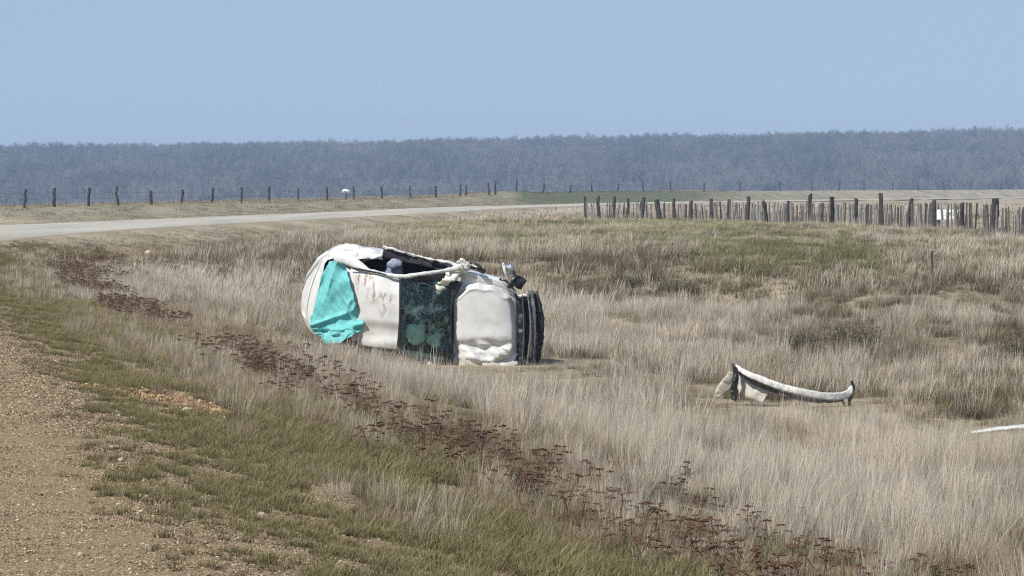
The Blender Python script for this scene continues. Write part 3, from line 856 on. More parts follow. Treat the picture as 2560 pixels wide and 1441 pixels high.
# the crease across the lower roof and the bulge under it
H = H - .055 * sstep(795, 822, Y - .10 * (X - 940)) * sstep(860, 832, Y) * sstep(880, 930, X)
stain = np.maximum.reduce([ell(X, Y, 905, 692, 14, 34, 5, .5), ell(X, Y, 915, 700, 22, 22, 6, .5), ell(X, Y, 950, 742, 34, 17, 7, .6) * .8, ell(X, Y, 930, 725, 10, 22, 9, .4), ell(X, Y, 965, 775, 14, 22, 8, .5) * .7])
slab('roof', C(X, Y, H), .015, STAINED, car, attrs={'stain': stain})
ribbon('roof_edge', [(900, 863, 5, 1.16), (950, 869, 5, 1.18), (998, 874, 5, 1.2)], BLACK, car, bulge=.02)
ribbon('roof_seam', [(876, 668, 5, 1.31), (905, 673, 5, 1.32), (950, 681, 4, 1.34), (1003, 694, 4, 1.35)], BLACK, car, bulge=.01)
ribbon('lower_sill', [(880, 866, 9, 1.0), (930, 874, 9, 1.02), (990, 884, 9, 1.05)], CREAM, car, bulge=.03, rough=.05)
# --- bent roof rail along the upper side
ribbon('roof_rail', [(836, 644, 24, 1.12), (866, 651, 26, 1.2), (892, 662, 22, 1.25), (914, 673, 15, 1.29), (950, 681, 9, 1.32), (1003, 690, 12, 1.35), (1055, 684, 10, 1.26), (1105, 677, 10, 1.11), (1150, 668, 14, .98)], WHITE, car, n=70, k=4, bulge=.02, rough=.035, seed=3)
ribbon('rear_pillar', [(868, 640, 12, 1.02), (890, 652, 14, 1.1), (908, 664, 12, 1.16), (925, 674, 7, 1.2)], CREAM, car, n=12, k=4, bulge=.03, rough=.07, seed=8)
ribbon('window_post', [(905, 654, 5, .96), (922, 648, 6, .98), (938, 644, 8, 1.0), (958, 638, 10, 1.0)], WHITE, car, bulge=.03, rough=.04)
# --- crumpled front pillar
ribbon('front_pillar', [(1096, 736, 5, 1.10), (1103, 718, 17, 1.10), (1117, 701, 22, 1.06), (1134, 685, 26, 1.0), (1152, 671, 28, .95), (1168, 660, 22, .9)], CREAM, car, n=18, k=5, bulge=.0, rough=.17, seed=12, ragged=.22)
ribbon('pillar_scrap', [(1140, 663, 7, .95), (1152, 655, 13, .96), (1166, 660, 18, .95), (1172, 676, 8, .93)], WHITE, car, n=12, k=4, bulge=.0, rough=.16, seed=15, ragged=.2)
# --- upper front door: white outer skin, dark inner face towards us
dr = ribbon('upper_door', [(958, 630, 26, .98), (1000, 640, 24, .97), (1050, 652, 20, .96), (1100, 663, 14, .95), (1130, 670, 9, .94)], DARK, car, bulge=.0, rough=.03, thick=.05)
ribbon('door_edge', [(958, 617, 3, .99), (1000, 628, 4, .98), (1050, 642, 5, .97), (1082, 650, 8, .97), (1110, 654, 9, .96), (1150, 664, 7, .95)], WHITE, dr, bulge=.03, rough=.09, seed=21, thick=.03)
ribbon('window_trim', [(1078, 650, 9, 1.0), (1100, 658, 10, 1.0), (1128, 668, 8, 1.0)], BLACK, dr, bulge=.02, rough=.1, seed=25)
# --- cowl scraps behind the bonnet's upper corner
ribbon('cowl_scrap', [(1160, 668, 14, .92), (1176, 664, 12, .9), (1196, 670, 12, .88), (1210, 680, 9, .86)], BLACK, car, bulge=.03, rough=.18, seed=28)
ribbon('hinge_scrap', [(1166, 658, 4, .95), (1180, 664, 6, .95), (1198, 666, 4, .93)], CREAM, car, bulge=.02, rough=.12, seed=30, n=20)

# --- windscreen
n, k = 60, 40
v = np.linspace(0, 1, n)[:, None]; s_ = np.linspace(0, 1, k)[None, :]
X = (1006 - 3 * v) * (1 - s_) + (1128 - 4 * np.sin(v * 3.1)) * s_
Y = (694 - 6 * s_) * (1 - v) + (886 + 16 * s_) * v
H = 1.36 - .40 * s_ + .05 * (1 - (2 * v - 1) ** 2) + (fbm(X / 40, Y / 40, 111, 3) - .5) * .07
crush = np.clip(ell(X, Y, 1045, 745, 45, 45, 112, .5) + ell(X, Y, 1075, 790, 38, 45, 113, .5) + .8 * ell(X, Y, 1105, 790, 22, 40, 115, .5) + .25 * ell(X, Y, 1050, 850, 55, 36, 114, .5) + .06, 0, 1)
slab('windscreen', C(X, Y, H), .006, GLASS, car, attrs={'crush': crush})
ribbon('windscreen_header', [(1005, 692, 9, 1.385), (1004, 740, 7, 1.40), (1003, 800, 7, 1.40), (1000, 850, 9, 1.38), (998, 884, 11, 1.36)], BLACK, car, bulge=.01)
ribbon('windscreen_top_edge', [(1006, 697, 14, 1.33), (1050, 694, 18, 1.22), (1090, 692, 22, 1.06), (1122, 692, 24, .95)], BLACK, car, bulge=.02, rough=.03)
ribbon('wiper_arm', [(1046, 706, 2.5, 1.30), (1065, 708, 3, 1.25), (1085, 718, 3, 1.18), (1098, 727, 3, 1.13)], GREYP, car, bulge=.01, n=20, k=3)
ribbon('cowl', [(1142, 700, 36, .96), (1127, 745, 20, .97), (1123, 800, 16, .98), (1124, 850, 18, .97), (1124, 905, 22, .95)], BLACK, car, bulge=.02, rough=.04)
# things seen through the windscreen
def blob(name, px, py, H, r, mat, parent, seed, sq=(1, 1, 1), amp=.35, sub=3):
    bm = bmesh.new(); bmesh.ops.create_icosphere(bm, subdivisions=sub, radius=1)
    c0 = C(px, py, H)
    for q in bm.verts:
        d = q.co.normalized()
        f_ = 1 + amp * (float(fbm(np.array(d.x * 2.3 + seed), np.array(d.z * 2.3 + d.y * 1.7), seed, 3)) - .5) * 2
        q.co = Vector((d.x * r * sq[0] * f_ + c0[0], d.y * r * sq[1] * f_ + c0[1], d.z * r * sq[2] * f_ + c0[2]))
    me = bpy.data.meshes.new(name); bm.to_mesh(me); bm.free(); me.materials.append(mat)
    me.polygons.foreach_set('use_smooth', np.ones(len(me.polygons), dtype=bool))
    return obj(name, me, parent)
blob('airbag', 1040, 834, 1.10, .185, BAGM, car, 4, (1, .7, 1.0), .35)
blob('airbag', 1086, 850, .99, .13, BAGM, car, 9, (1, .7, .9), .4)
blob('headrest', 988, 660, 1.0, .11, FABRIC, car, 14, (1.15, .6, .8), .3)
ribbon('seat_back', [(985, 668, 44, .84), (982, 720, 56, .82), (982, 760, 56, .8)], FABRIC, car, bulge=.1, thick=.1)
ribbon('seat_back', [(985, 800, 56, .82), (984, 850, 56, .82), (986, 872, 50, .8)], FABRIC, car, bulge=.1, thick=.1)
ribbon('dashboard', [(1106, 690, 40, .84), (1100, 780, 44, .86), (1102, 890, 40, .84)], DARK, car, bulge=.06, thick=.12)
def ring(name, px, py, H, r, rt, mat, parent, ax='y'):
    bm = bmesh.new(); c0 = C(px, py, H); seg, t_ = 28, 8; vs = []
    for i in range(seg):
        a = 2 * math.pi * i / seg; row = []
        for j in range(t_):
            bb = 2 * math.pi * j / t_; R_ = r + rt * math.cos(bb)
            row.append(bm.verts.new((c0[0] + rt * math.sin(bb) + .4 * R_ * math.cos(a), c0[1] + .9 * R_ * math.cos(a), c0[2] + R_ * math.sin(a))))
        vs.append(row)
    for i in range(seg):
        for j in range(t_):
            bm.faces.new((vs[i][j], vs[(i + 1) % seg][j], vs[(i + 1) % seg][(j + 1) % t_], vs[i][(j + 1) % t_]))
    me = bpy.data.meshes.new(name); bm.to_mesh(me); bm.free(); me.materials.append(mat)
    return obj(name, me, parent)
ring('steering_wheel', 1060, 835, .92, .18, .016, BLACK, car)

# --- bonnet: buckled sheet with rounded corners
n, k = 90, 64
v = np.linspace(0, 1, n); s_ = np.linspace(0, 1, k)
l_ = np.interp(v, [0, .03, .10, .18, .27, .4, .6, .8, .93, 1], [1180, 1163, 1150, 1140, 1133, 1134, 1135, 1134, 1135, 1142])[:, None]
r_ = np.interp(v, [0, .03, .10, .18, .27, .4, .6, .8, .93, 1], [1204, 1226, 1252, 1270, 1279, 1285, 1289, 1289, 1281, 1262])[:, None]
V_, S_ = np.meshgrid(v, s_, indexing='ij')
X = l_ * (1 - S_) + r_ * S_
Y = 683 + V_ * 224 + 10 * np.sin(S_ * math.pi) * (V_ > .9) * (V_ - .9) * 10 + 5 * (1 - V_) * S_
fold = 722 + 22 * np.abs((X - 1205) / 70) ** 1.6 - 8 * np.exp(-((X - 1196) / 14) ** 2) + 5 * np.sin(X / 9)
H = .965 - .14 * S_ - .10 * np.abs(2 * S_ - 1) ** 4
H = H - .011 * np.clip(fold - Y, 0, 60)                               # upper edge folded back, facing the sky
H = H + .016 * np.exp(-((Y - fold - 2) / 4) ** 2)
H = H + (facet(X / 24, Y / 20, 121) - .5) * .10 * sstep(fold + 6, fold - 12, Y)
low = sstep(838, 868, Y)
rdg = lambda xx, yy, sd, oc=2: 1 - np.abs(2 * fbm(xx, yy, sd, oc) - 1)
H = H + .13 * (facet(X / 30 + .2 * Y / 40, Y / 15 - .25 * X / 40, 123) - .5) * low + .09 * (facet(X / 16, Y / 11, 126) - .5) * low * sstep(1145, 1180, X) - .05 * low
H = H + (fbm(X / 80, Y / 80, 124, 2) - .5) * .05
H = H - .012 * sstep(790, 812, Y - .12 * (X - 1210)) * np.exp(-((X - 1212) / 34) ** 2) * sstep(840, 815, Y)
H = H - .10 * sstep(.93, 1, V_) - .05 * sstep(.93, 1, S_)
slab('bonnet', C(X, Y, H), .014, WHITE, car, smooth=False)
# --- lower wing, crumpled into the grass
ribbon('front_wing', [(1126, 915, 22, .80), (1150, 906, 26, .86), (1200, 912, 24, .85), (1250, 917, 22, .80), (1296, 908, 18, .72)], DUSTY, car, n=22, k=5, bulge=.02, rough=.10, seed=33)
ribbon('lower_wing', [(1140, 932, 26, .72), (1180, 930, 30, .76), (1230, 936, 28, .74), (1280, 930, 20, .66)], DUSTY, car, n=16, k=4, bulge=.02, rough=.08, seed=36)
ribbon('door_mirror', [(1060, 894, 9, 1.0), (1070, 904, 16, 1.05), (1078, 922, 22, 1.05), (1084, 940, 14, 1.0)], WHITE, car, n=20, k=8, bulge=.08, rough=.06, seed=38, thick=.05)
# --- stripped front end
ribbon('radiator_support', [(1299, 738, 22, .62), (1303, 800, 20, .64), (1303, 860, 20, .64), (1299, 900, 20, .6)], BLACK, car, bulge=.02, rough=.06, thick=.06)
ribbon('radiator', [(1316, 742, 18, .52), (1318, 820, 20, .54), (1314, 898, 20, .5)], BLACK, car, bulge=.0, thick=.05)
ribbon('front_strut', [(1305, 735, 3, .72), (1309, 790, 3, .73), (1309, 850, 4, .73), (1306, 905, 4, .7)], GREYP, car, bulge=.02)
ribbon('bumper_beam', [(1317, 728, 4, .70), (1324, 780, 4, .73), (1325, 840, 5, .73), (1321, 880, 5, .7), (1317, 930, 5, .66)], STEEL, car, bulge=.02, rough=.02)
ribbon('bumper_bar', [(1325, 722, 12, .64), (1333, 780, 12, .68), (1334, 840, 12, .68), (1328, 905, 14, .62)], GREYP, car, bulge=.0, rough=.02)
ribbon('grille_frame', [(1336, 728, 12, .55), (1346, 770, 19, .58), (1350, 820, 19, .58), (1347, 860, 17, .56), (1338, 912, 16, .52)], BLACK, car, n=22, k=4, bulge=.0, rough=.05, seed=44, ragged=.09, thick=.03)
for q, (y0, y1) in enumerate(((770, 780), (815, 826), (858, 868))):
    ribbon('grille_bar', [(1332, y0, 5, .60), (1340, (y0 + y1) / 2, 5, .61), (1352, y1, 6, .6)], BLACK, car, n=10, k=4, bulge=.02)
ribbon('crossmember', [(1294, 742, 8, .70), (1306, 738, 8, .71), (1318, 737, 7, .7)], WHITE, car, n=12, k=5, bulge=.02)
ribbon('lower_trim', [(1318, 890, 10, .66), (1326, 915, 10, .64), (1330, 940, 6, .6)], BLACK, car, n=16, k=5, bulge=.02, rough=.1, seed=47)
hl = ribbon('headlight', [(1259, 660, 14, .72), (1268, 668, 26, .75), (1277, 682, 26, .75), (1283, 694, 14, .72)], STEEL, car, n=24, k=10, bulge=.08, rough=.10, seed=50, thick=.08)
ribbon('lens_edge', [(1258, 657, 5, .78), (1262, 672, 8, .8), (1266, 690, 6, .78)], WHITE, hl, n=14, k=5, bulge=.02, rough=.05, seed=52)
ribbon('reflector', [(1276, 664, 3, .78), (1284, 676, 4, .79), (1288, 690, 4, .78)], BLACK, hl, n=14, k=5, bulge=.02)
ribbon('headlight_housing', [(1278, 700, 24, .62), (1296, 704, 32, .64), (1310, 712, 26, .6)], BLACK, car, n=20, k=9, bulge=.07, rough=.07, seed=55, thick=.12)
ribbon('wiring', [(1250, 694, 5, .78), (1262, 702, 8, .8), (1276, 716, 10, .78), (1288, 736, 9, .74), (1294, 752, 6, .72)], BLACK, car, n=30, k=6, bulge=.03, rough=.18, seed=57)
ribbon('bracket', [(1278, 722, 5, .8), (1288, 728, 7, .8), (1294, 738, 4, .78)], STEEL, car, n=12, k=5, bulge=.02, rough=.1, seed=59)

# --- wheels
def wheel(px, py):
    w = bpy.data.objects.new('wheel', None); COL.objects.link(w); w.parent = car
    w.location = Vector(C(px, py, .18).tolist())
    def lathe(prof, name, mat):
        seg = 32; V = []; Fc = []
        for i in range(seg):
            a = 2 * math.pi * i / seg
            for (r, z) in prof: V.append((r * math.cos(a), r * math.sin(a), z))
        q = len(prof)
        for i in range(seg):
            for j in range(q - 1):
                i2 = (i + 1) % seg
                Fc.append((i * q + j, i2 * q + j, i2 * q + j + 1, i * q + j + 1))
        return obj(name, mesh_np(name, V, Fc, mat, True), w)
    lathe([(.19, -.08), (.27, -.09), (.29, -.05), (.29, .05), (.27, .09), (.19, .08)], 'tyre', RUBBER)
    lathe([(.19, -.08), (.18, .05), (.08, .03), (.07, .06), (.0, .06)], 'rim', STEEL)
wheel(848, 664); wheel(1228, 730); wheel(848, 818); wheel(1228, 882)

# ------------------------------------------------------------------ turquoise blanket over the rear window
m, nt, b, out = nmat('turquoise_cloth')
co = obj_co(nt)
nt.links.new(ramp(nt, tnoise(nt, 6, 4, .6, co), [(.25, (.085, .35, .36, 1)), (.5, (.12, .45, .45, 1)), (.75, (.19, .52, .50, 1))]), b.inputs['Base Color'])
b.inputs['Roughness'].default_value = .75
b.inputs['Sheen Weight'].default_value = .2
bump(nt, b, tnoise(nt, 11, 5, .62, co, (1.6, 1, .7)), .55, .035)
n, k = 120, 80
l_ = curve([(824, 653), (812, 676), (804, 690), (798, 718), (791, 750), (783, 780), (776, 800), (777, 815), (785, 830), (800, 848), (815, 862)], n)
r_ = curve([(846, 653), (868, 668), (873, 688), (880, 715), (888, 742), (895, 768), (905, 790), (911, 806), (908, 820), (885, 836), (840, 858)], n)
v = np.linspace(0, 1, n)[:, None]; s_ = np.linspace(0, 1, k)[None, :]
X = l_[:, 0:1] * (1 - s_) + r_[:, 0:1] * s_; Y = l_[:, 1:2] * (1 - s_) + r_[:, 1:2] * s_
X = X + (fbm(X / 12, Y / 12, 131, 3) - .5) * 6 * (np.abs(2 * s_ - 1) > .9); Y = Y + (fbm(X / 10, Y / 10, 132, 3) - .5) * 10 * sstep(.8, 1, v)
H = 1.04 + .22 * s_ + .03 + 0 * X
ridge = lambda a, b_, c_, w: np.exp(-((a * X + b_ * Y - c_) / w) ** 2)
rdg = lambda xx, yy, sd: 1 - np.abs(2 * fbm(xx, yy, sd, 2) - 1)
H = H + .23 * (rdg(X / 46 + .35 * Y / 46, Y / 90 - .2 * X / 90, 133) - .6) * sstep(0, .25, v + .1) + .05 * (rdg(X / 22 - .5 * Y / 22, Y / 40, 134) - .6)
H = H + .05 * sstep(.0, -14, (Y - 745) - 1.25 * (X - 850)) * sstep(830, 770, Y) * sstep(.3, .6, s_)      # overlapping flap on the right
H = H + .06 * np.exp(-((Y - 806 + .35 * (X - 800)) / 5) ** 2) * (X < 870) + .07 * np.exp(-((Y - 812 - .28 * (890 - X)) / 7) ** 2) * (X > 842)
H = H + .14 * (rdg(X / 20, Y / 12, 137) - .6) * sstep(800, 838, Y)
H = H + .10 * sstep(.66, .95, v)
blanket = slab('blanket', C(X, Y, H), .006, m, None)
blanket.location = (CARX, CARY, CARZ)
tag(blanket, 'turquoise cloth draped over the rear window of the wrecked car', 'cloth')

# ------------------------------------------------------------------ torn off bumper in the grass
def local3(org, k):
    def f_(px, py, H):
        return np.stack(np.broadcast_arrays((np.asarray(px, dtype=float) - org[0]) / k, -np.asarray(H, dtype=float), (org[1] - np.asarray(py, dtype=float)) / k), -1)
    return f_
DB = 49.6
SCUFF = plain('scuffed_white_plastic', (.56, .55, .52, 1), .55, 0, .38, 26, .25)
bz = EYE - (1012 - HZ) / FPX * DB
bump_o = empty('car_bumper', ((1965 - 1280) / FPX * DB, DB, bz))
tag(bump_o, 'torn off white car bumper lying in the dry grass', 'bumper')
B3 = local3((1965, 1012), FPX / DB)
ribbon('bumper_skin', [(1838, 916, 11, .0), (1862, 931, 14, .10), (1900, 947, 17, .2), (1950, 965, 17, .28), (2010, 980, 19, .3), (2065, 989, 19, .24), (2100, 989, 20, .16), (2122, 982, 18, .08), (2133, 966, 10, -.02)], SCUFF, bump_o, to3=B3, n=90, k=6, bulge=.012, rough=.02, seed=61, thick=.02)
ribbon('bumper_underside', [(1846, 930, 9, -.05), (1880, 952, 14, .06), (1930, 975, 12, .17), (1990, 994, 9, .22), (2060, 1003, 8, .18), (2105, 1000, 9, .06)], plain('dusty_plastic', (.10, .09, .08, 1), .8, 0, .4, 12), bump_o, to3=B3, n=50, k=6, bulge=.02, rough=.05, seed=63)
ribbon('bumper_lip', [(1842, 962, 44, -.10), (1866, 970, 48, -.04), (1892, 982, 42, .03), (1914, 994, 28, .08)], DUSTY, bump_o, to3=B3, n=30, k=6, bulge=.0, rough=.03, seed=65, thick=.015)
ribbon('bumper_wing', [(1790, 998, 8, -.2), (1806, 978, 26, -.18), (1820, 962, 34, -.12), (1830, 932, 12, -.06)], DUSTY, bump_o, to3=B3, n=30, k=6, bulge=.0, rough=.03, seed=67, thick=.015)
ribbon('end_bracket', [(1830, 908, 4, .0), (1838, 926, 12, .03), (1839, 950, 17, .04), (1836, 975, 17, .04), (1838, 1002, 13, .0)], BLACK, bump_o, to3=B3, n=40, k=8, bulge=.03, rough=.08, seed=69)
ribbon('end_bracket', [(2131, 953, 5, -.02), (2134, 972, 9, .0), (2128, 992, 10, .0), (2124, 1016, 8, -.02)], BLACK, bump_o, to3=B3, n=30, k=6, bulge=.03, rough=.06, seed=71)
ribbon('support_rod', [(2106, 992, 5, .0), (2110, 1010, 4, .0), (2112, 1026, 4, .0)], BLACK, bump_o, to3=B3, n=10, k=4, bulge=.02)

# white strip at the right-hand edge and a scrap in the grass
DP = 43.6
t_o = obj('x', ribbon('tmp', [(2428, 1084, 9, .0), (2470, 1077, 14, .05), (2520, 1071, 15, .1), (2580, 1066, 16, .16), (2660, 1060, 16, .22)], WHITE, None, to3=local3((2500, 1090), FPX / DP), n=50, k=8, bulge=.06, rough=.03, seed=73, thick=.03).data)
def claim(tmp, name, loc):
    tmp.name = name; tmp.data.name = name; tmp.location = loc; return tmp
for o in [q for q in bpy.data.objects if q.name.startswith('tmp')]: bpy.data.objects.remove(o)
claim(t_o, 'trim_strip', ((2500 - 1280) / FPX * DP, DP, EYE - (1090 - HZ) / FPX * DP))
tag(t_o, 'long white plastic trim strip lying in the grass at the picture edge', 'car debris')
t_o = ribbon('debris_fragment', [(1566, 1116, 5, 0), (1582, 1112, 8, .02), (1602, 1113, 5, .02)], WHITE, None, to3=local3((1584, 1120), FPX / 41.), n=14, k=5, bulge=.02, rough=.05, seed=77, thick=.01)
claim(t_o, 'debris_fragment', ((1584 - 1280) / FPX * 41, 41, EYE - (1120 - HZ) / FPX * 41))
tag(t_o, 'small white scrap of plastic half hidden in dry grass', 'car debris')

# ------------------------------------------------------------------ fences
POST = plain('weathered_post', (.045, .038, .036, 1), .95, 0, .45, 6, .5)
BATT = plain('grey_batten', (.225, .215, .20, 1), .95, 0, .45, 8, .4)
MIDB = plain('brown_batten', (.105, .098, .09, 1), .95, 0, .4, 8, .4)
WIRE = plain('rusty_wire', (.12, .10, .09, 1), .7, .3, .2, 5)
def stake_mesh(name, h, w, d, mat, seed, seg=7, bend=.02, taper=.85, slant=.0):
    R = np.random.default_rng(seed); V = []; Fc = []; k = 8
    bx = R.normal(0, bend, seg + 1).cumsum(); by = R.normal(0, bend, seg + 1).cumsum()
    rad = 1 + R.normal(0, .07, k)
    for i in range(seg + 1):
        t = i / seg; f_ = 1 - (1 - taper) * t
        for j in range(k):
            a = 2 * math.pi * (j + .5) / k; rr = rad[j] * f_ * (1 + R.normal(0, .03))
            V.append((math.cos(a) * w / 2 * rr + bx[i], math.sin(a) * d / 2 * rr + by[i], h * t + (slant * math.cos(a) if i == seg else 0)))
    for i in range(seg):
        for j in range(k):
            j2 = (j + 1) % k
            Fc.append((i * k + j, i * k + j2, (i + 1) * k + j2, (i + 1) * k + j))
    Fc.append(tuple(range(k))[::-1]); Fc.append(tuple(seg * k + j for j in range(k)))
    return mesh_np(name, V, Fc, mat)
def wire_part(name, pts, parent, r=.004):
    V = []; Fc = []
    for i, p in enumerate(pts):
        for a in (0, 2.09, 4.19): V.append((p[0], p[1] + r * math.cos(a), p[2] + r * math.sin(a)))
        if i:
            for j in range(3):
                Fc.append((3 * i - 3 + j, 3 * i - 3 + (j + 1) % 3, 3 * i + (j + 1) % 3, 3 * i + j))
    return obj(name, mesh_np(name, V, Fc, WIRE), parent)

A = np.array([4.4, 216.0]); Bp = np.array([19.75, 138.5])
dirf = (Bp - A) / np.linalg.norm(Bp - A)
posts_xy = [A + (Bp - A) * t for t in np.linspace(0, 1, 22)] + [Bp + dirf * 3.9, Bp + dirf * 7.8]
fo = empty('batten_fence', (A[0], A[1], float(height(A[0], A[1]))))
tag(fo, 'old wooden fence of dark posts and thin grey upright battens', 'fence')
O0 = np.array([fo.location.x, fo.location.y, fo.location.z])
pm = [stake_mesh('post', 1.0, (.19 + .06 * (i % 3)), .19, POST, 400 + i, slant=.03 * (i % 2)) for i in range(6)]
bmh = [stake_mesh('batten', 1.0, (.06 + .025 * (i % 3)), .045, (MIDB, POST, BATT, MIDB, MIDB, BATT)[i], 420 + i, seg=4, bend=.008) for i in range(6)]
tops = []
R = np.random.default_rng(5)
hts = []
for i, p in enumerate(posts_xy):
    z = float(height(p[0], p[1])); h = 1.28 + R.normal(0, .10) + (.18 if i in (0, 13, 16, 20) else 0)
    o = obj('post', pm[i % 6], fo, (p[0] - O0[0], p[1] - O0[1], z - .1 - O0[2]))
    o.scale = (1, 1, h + .1); o.rotation_euler = (R.normal(0, .02), R.normal(0, .018), R.uniform(0, 6))
    tops.append(z); hts.append(h)
nb = 0
for i in range(len(posts_xy) - 1):
    p, q = posts_xy[i], posts_xy[i + 1]
    cnt = 10 if i < 5 else (12 if i < 12 else 15)
    for t in np.linspace(0, 1, cnt + 2)[1:-1]:
        if R.uniform() < (.25 if i < 8 else .06): continue
        w = p + (q - p) * (t + R.normal(0, .012)); z = float(height(w[0], w[1]))
        if nb >= 298: continue
        o = obj('batten', bmh[int(R.integers(0, 6))], fo, (w[0] - O0[0], w[1] - O0[1] - .06, z + .02 - O0[2])); nb += 1
        o.scale = (R.uniform(.6, 1.25), 1, (R.uniform(.98, 1.16) if R.uniform() > .1 else R.uniform(.6, .9)) * (1.0 if i > 7 else .9)); o.rotation_euler = (R.normal(0, .03), R.normal(0, .09 if i < 9 else .04), 0)
for hw in (.35, .65, .92):
    wire_part('wire', [(p[0] - O0[0], p[1] - O0[1], tops[i] + hw - O0[2]) for i, p in enumerate(posts_xy)], fo, .006)

# far post and wire fence beyond the road
far_px = [-92, -16, 60, 137, 220, 297, 378, 455, 530, 602, 675, 746, 817, 885, 955, 1027, 1089, 1150, 1163, 1224, 1237, 1290, 1357, 1424, 1482, 1545, 1608, 1676, 1760, 1850, 1950, 2030, 2095, 2160, 2230, 2295, 2360, 2425, 2500, 2580]
ys = np.arange(120, 1400, .5); xs17 = road_edge(ys) - 16.5 * np.sqrt(1 + np.interp(ys, _yy, _sl) ** 2)
az = 1280 + FPX * xs17 / ys
far_xy = []
for p in far_px:
    j = int(np.argmin(np.abs(az - p))); far_xy.append((xs17[j], ys[j]))
z0 = float(height(*far_xy[0]))
ff = empty('wire_fence', (far_xy[0][0], far_xy[0][1], z0))
tag(ff, 'long post and wire fence beyond the gravel road below the ridge', 'fence')
O1 = np.array([far_xy[0][0], far_xy[0][1], z0])
pf = [stake_mesh('post', 1.0, .15 + .04 * (i % 2), .15, POST, 460 + i, bend=.02) for i in range(5)]
for i, (x, y) in enumerate(far_xy):
    z = float(height(x, y)); h = (1.05 + .0014 * (y - 190)) * (1 + R.normal(0, .07))
    if 1400 < far_px[i] < 1600: h *= .62
    o = obj('post', pf[i % 5], ff, (x - O1[0], y - O1[1], z - .1 - O1[2])); o.scale = (1 + y / 900, 1 + y / 900, h + .1)
    o.rotation_euler = (0, R.normal(0, .05), R.uniform(0, 6))
for hw in (.45, .8):
    wire_part('wire', [(x - O1[0], y - O1[1], float(height(x, y)) + hw - O1[2]) for (x, y) in far_xy], ff, .006)

# things at the fences
PLASTIC = plain('white_plastic', (.80, .80, .78, 1), .5, 0, .05, 10)
def crumple(name, sx, sy, sz, mat, seed, parent=None, sub=3, amp=.4):
    bm = bmesh.new(); bmesh.ops.create_icosphere(bm, subdivisions=sub, radius=1)
    for q in bm.verts:
        d = q.co.normalized(); f_ = 1 + amp * 2 * (float(fbm(np.array(d.x * 1.9 + seed), np.array(d.z * 1.9 + d.y * 1.6), seed, 3)) - .5)
        q.co = Vector((d.x * sx * f_, d.y * sy * f_, d.z * sz * f_))
    me = bpy.data.meshes.new(name); bm.to_mesh(me); bm.free(); me.materials.append(mat)
    return obj(name, me, parent)
j = int(np.argmin(np.abs(az - 868))); x, y = xs17[j], ys[j] - 1; z = float(height(x, y))
w_o = empty('wrapped_stake', (x, y, z)); tag(w_o, 'short dark stake topped by a white bundle by the far fence', 'stake')
o = obj('stake', stake_mesh('stake', .85, .14, .14, POST, 490), w_o, (0, 0, -.05))
o = crumple('white_bundle', .38, .22, .19, PLASTIC, 11, w_o, 2, .65); o.location = (-.06, 0, .84)
x = (1376 - 1280) / FPX * 470; y = 470.; z = float(height(x, y))
o = obj('marker_post', stake_mesh('marker_post', 1.6, .10, .08, BATT, 493), None, (x, y, z - .1)); tag(o, 'slim white marker post on the green mound past the road', 'post')
# sheet of white board behind the battens
pq = posts_xy[19] * .30 + posts_xy[18] * .70; z = float(height(pq[0], pq[1]))
m, nt, b, out = nmat('printed_board')
co = obj_co(nt)
mp = nt.nodes.new('ShaderNodeMapping'); mp.inputs['Scale'].default_value = (7, 1, 5); nt.links.new(co, mp.inputs[0])
vo = nt.nodes.new('ShaderNodeTexVoronoi'); nt.links.new(mp.outputs[0], vo.inputs['Vector']); vo.inputs['Scale'].default_value = 1.6
at = nt.nodes.new('ShaderNodeAttribute'); at.attribute_name = 'print'
ink = ramp(nt, vo.outputs['Distance'], [(.38, (1, 1, 1, 1)), (.46, (0, 0, 0, 1))])
nt.links.new(mixc(nt, mixc(nt, 1.0, at.outputs['Color'], ink, 'MULTIPLY'), (.82, .82, .80, 1), (.03, .03, .035, 1)), b.inputs['Base Color'])
gxx = np.linspace(-.5, .5, 26)[None, :]; gzz = np.linspace(.48, .90, 14)[:, None]
G = np.stack(np.broadcast_arrays(gxx, .02 * np.sin(gxx * 5), gzz), -1)
pr = (sstep(-.05, .02, gxx) * sstep(.82, .78, gzz) * sstep(.50, .54, gzz) + 0 * gxx * gzz)
o = slab('notice_board', G, .02, m, None, attrs={'print': pr}); o.location = (pq[0] + .25, pq[1] + .12, z); o.rotation_euler = (0, 0, math.atan2(dirf[1], dirf[0]) * .25)
lg = None
for sx in (-.5, .5):
    obj('leg', stake_mesh('leg', .6, .05, .05, POST, 497), o, (sx, .07, -.1))
tag(o, 'white board with dark print behind the battens of the fence', 'sign')
# lone stake
p = ground_at(2330, 694)
o = obj('wooden_stake', stake_mesh('wooden_stake', .78, .065, .065, POST, 495, bend=.02), None, (p.x, p.y, p.z - .05)); tag(o, 'lone thin dark stake standing in grass before the fence', 'stake')

# ------------------------------------------------------------------ single stones
ROCK = plain('pale_stone', (.44, .36, .25, 1), .85, 0, .25, 30, .4)
for (px, py, s, lab) in ((467, 1040, .10, 'flat pale stone beside the torn soil patch on the verge'),
                         (283, 1124, .05, 'small pale stone where the gravel meets the grass'),
                         (300, 1160, .045, 'little light stone alone on the brown gravel'),
                         (653, 1305, .045, 'small upright pale stone in the short green grass'),
                         (1062, 1238, .045, 'yellowish stone in green grass at the foot of the verge'),
                         (372, 640, .35, 'rounded pale stone on the grassy slope below the far road'),
                         (200, 1395, .035, 'light stone on the gravel nearest the camera')):
    p = ground_at(px, py)
    me = stone_mesh('stone', ROCK, int(px), .6, 2)
    o = obj('stone', me, None, (p.x, p.y, p.z + s * .22)); o.scale = (s, s, s if px != 653 else s * 1.9); o.rotation_euler = (0, 0, px)
    tag(o, lab, 'stone', 'stones along the road')

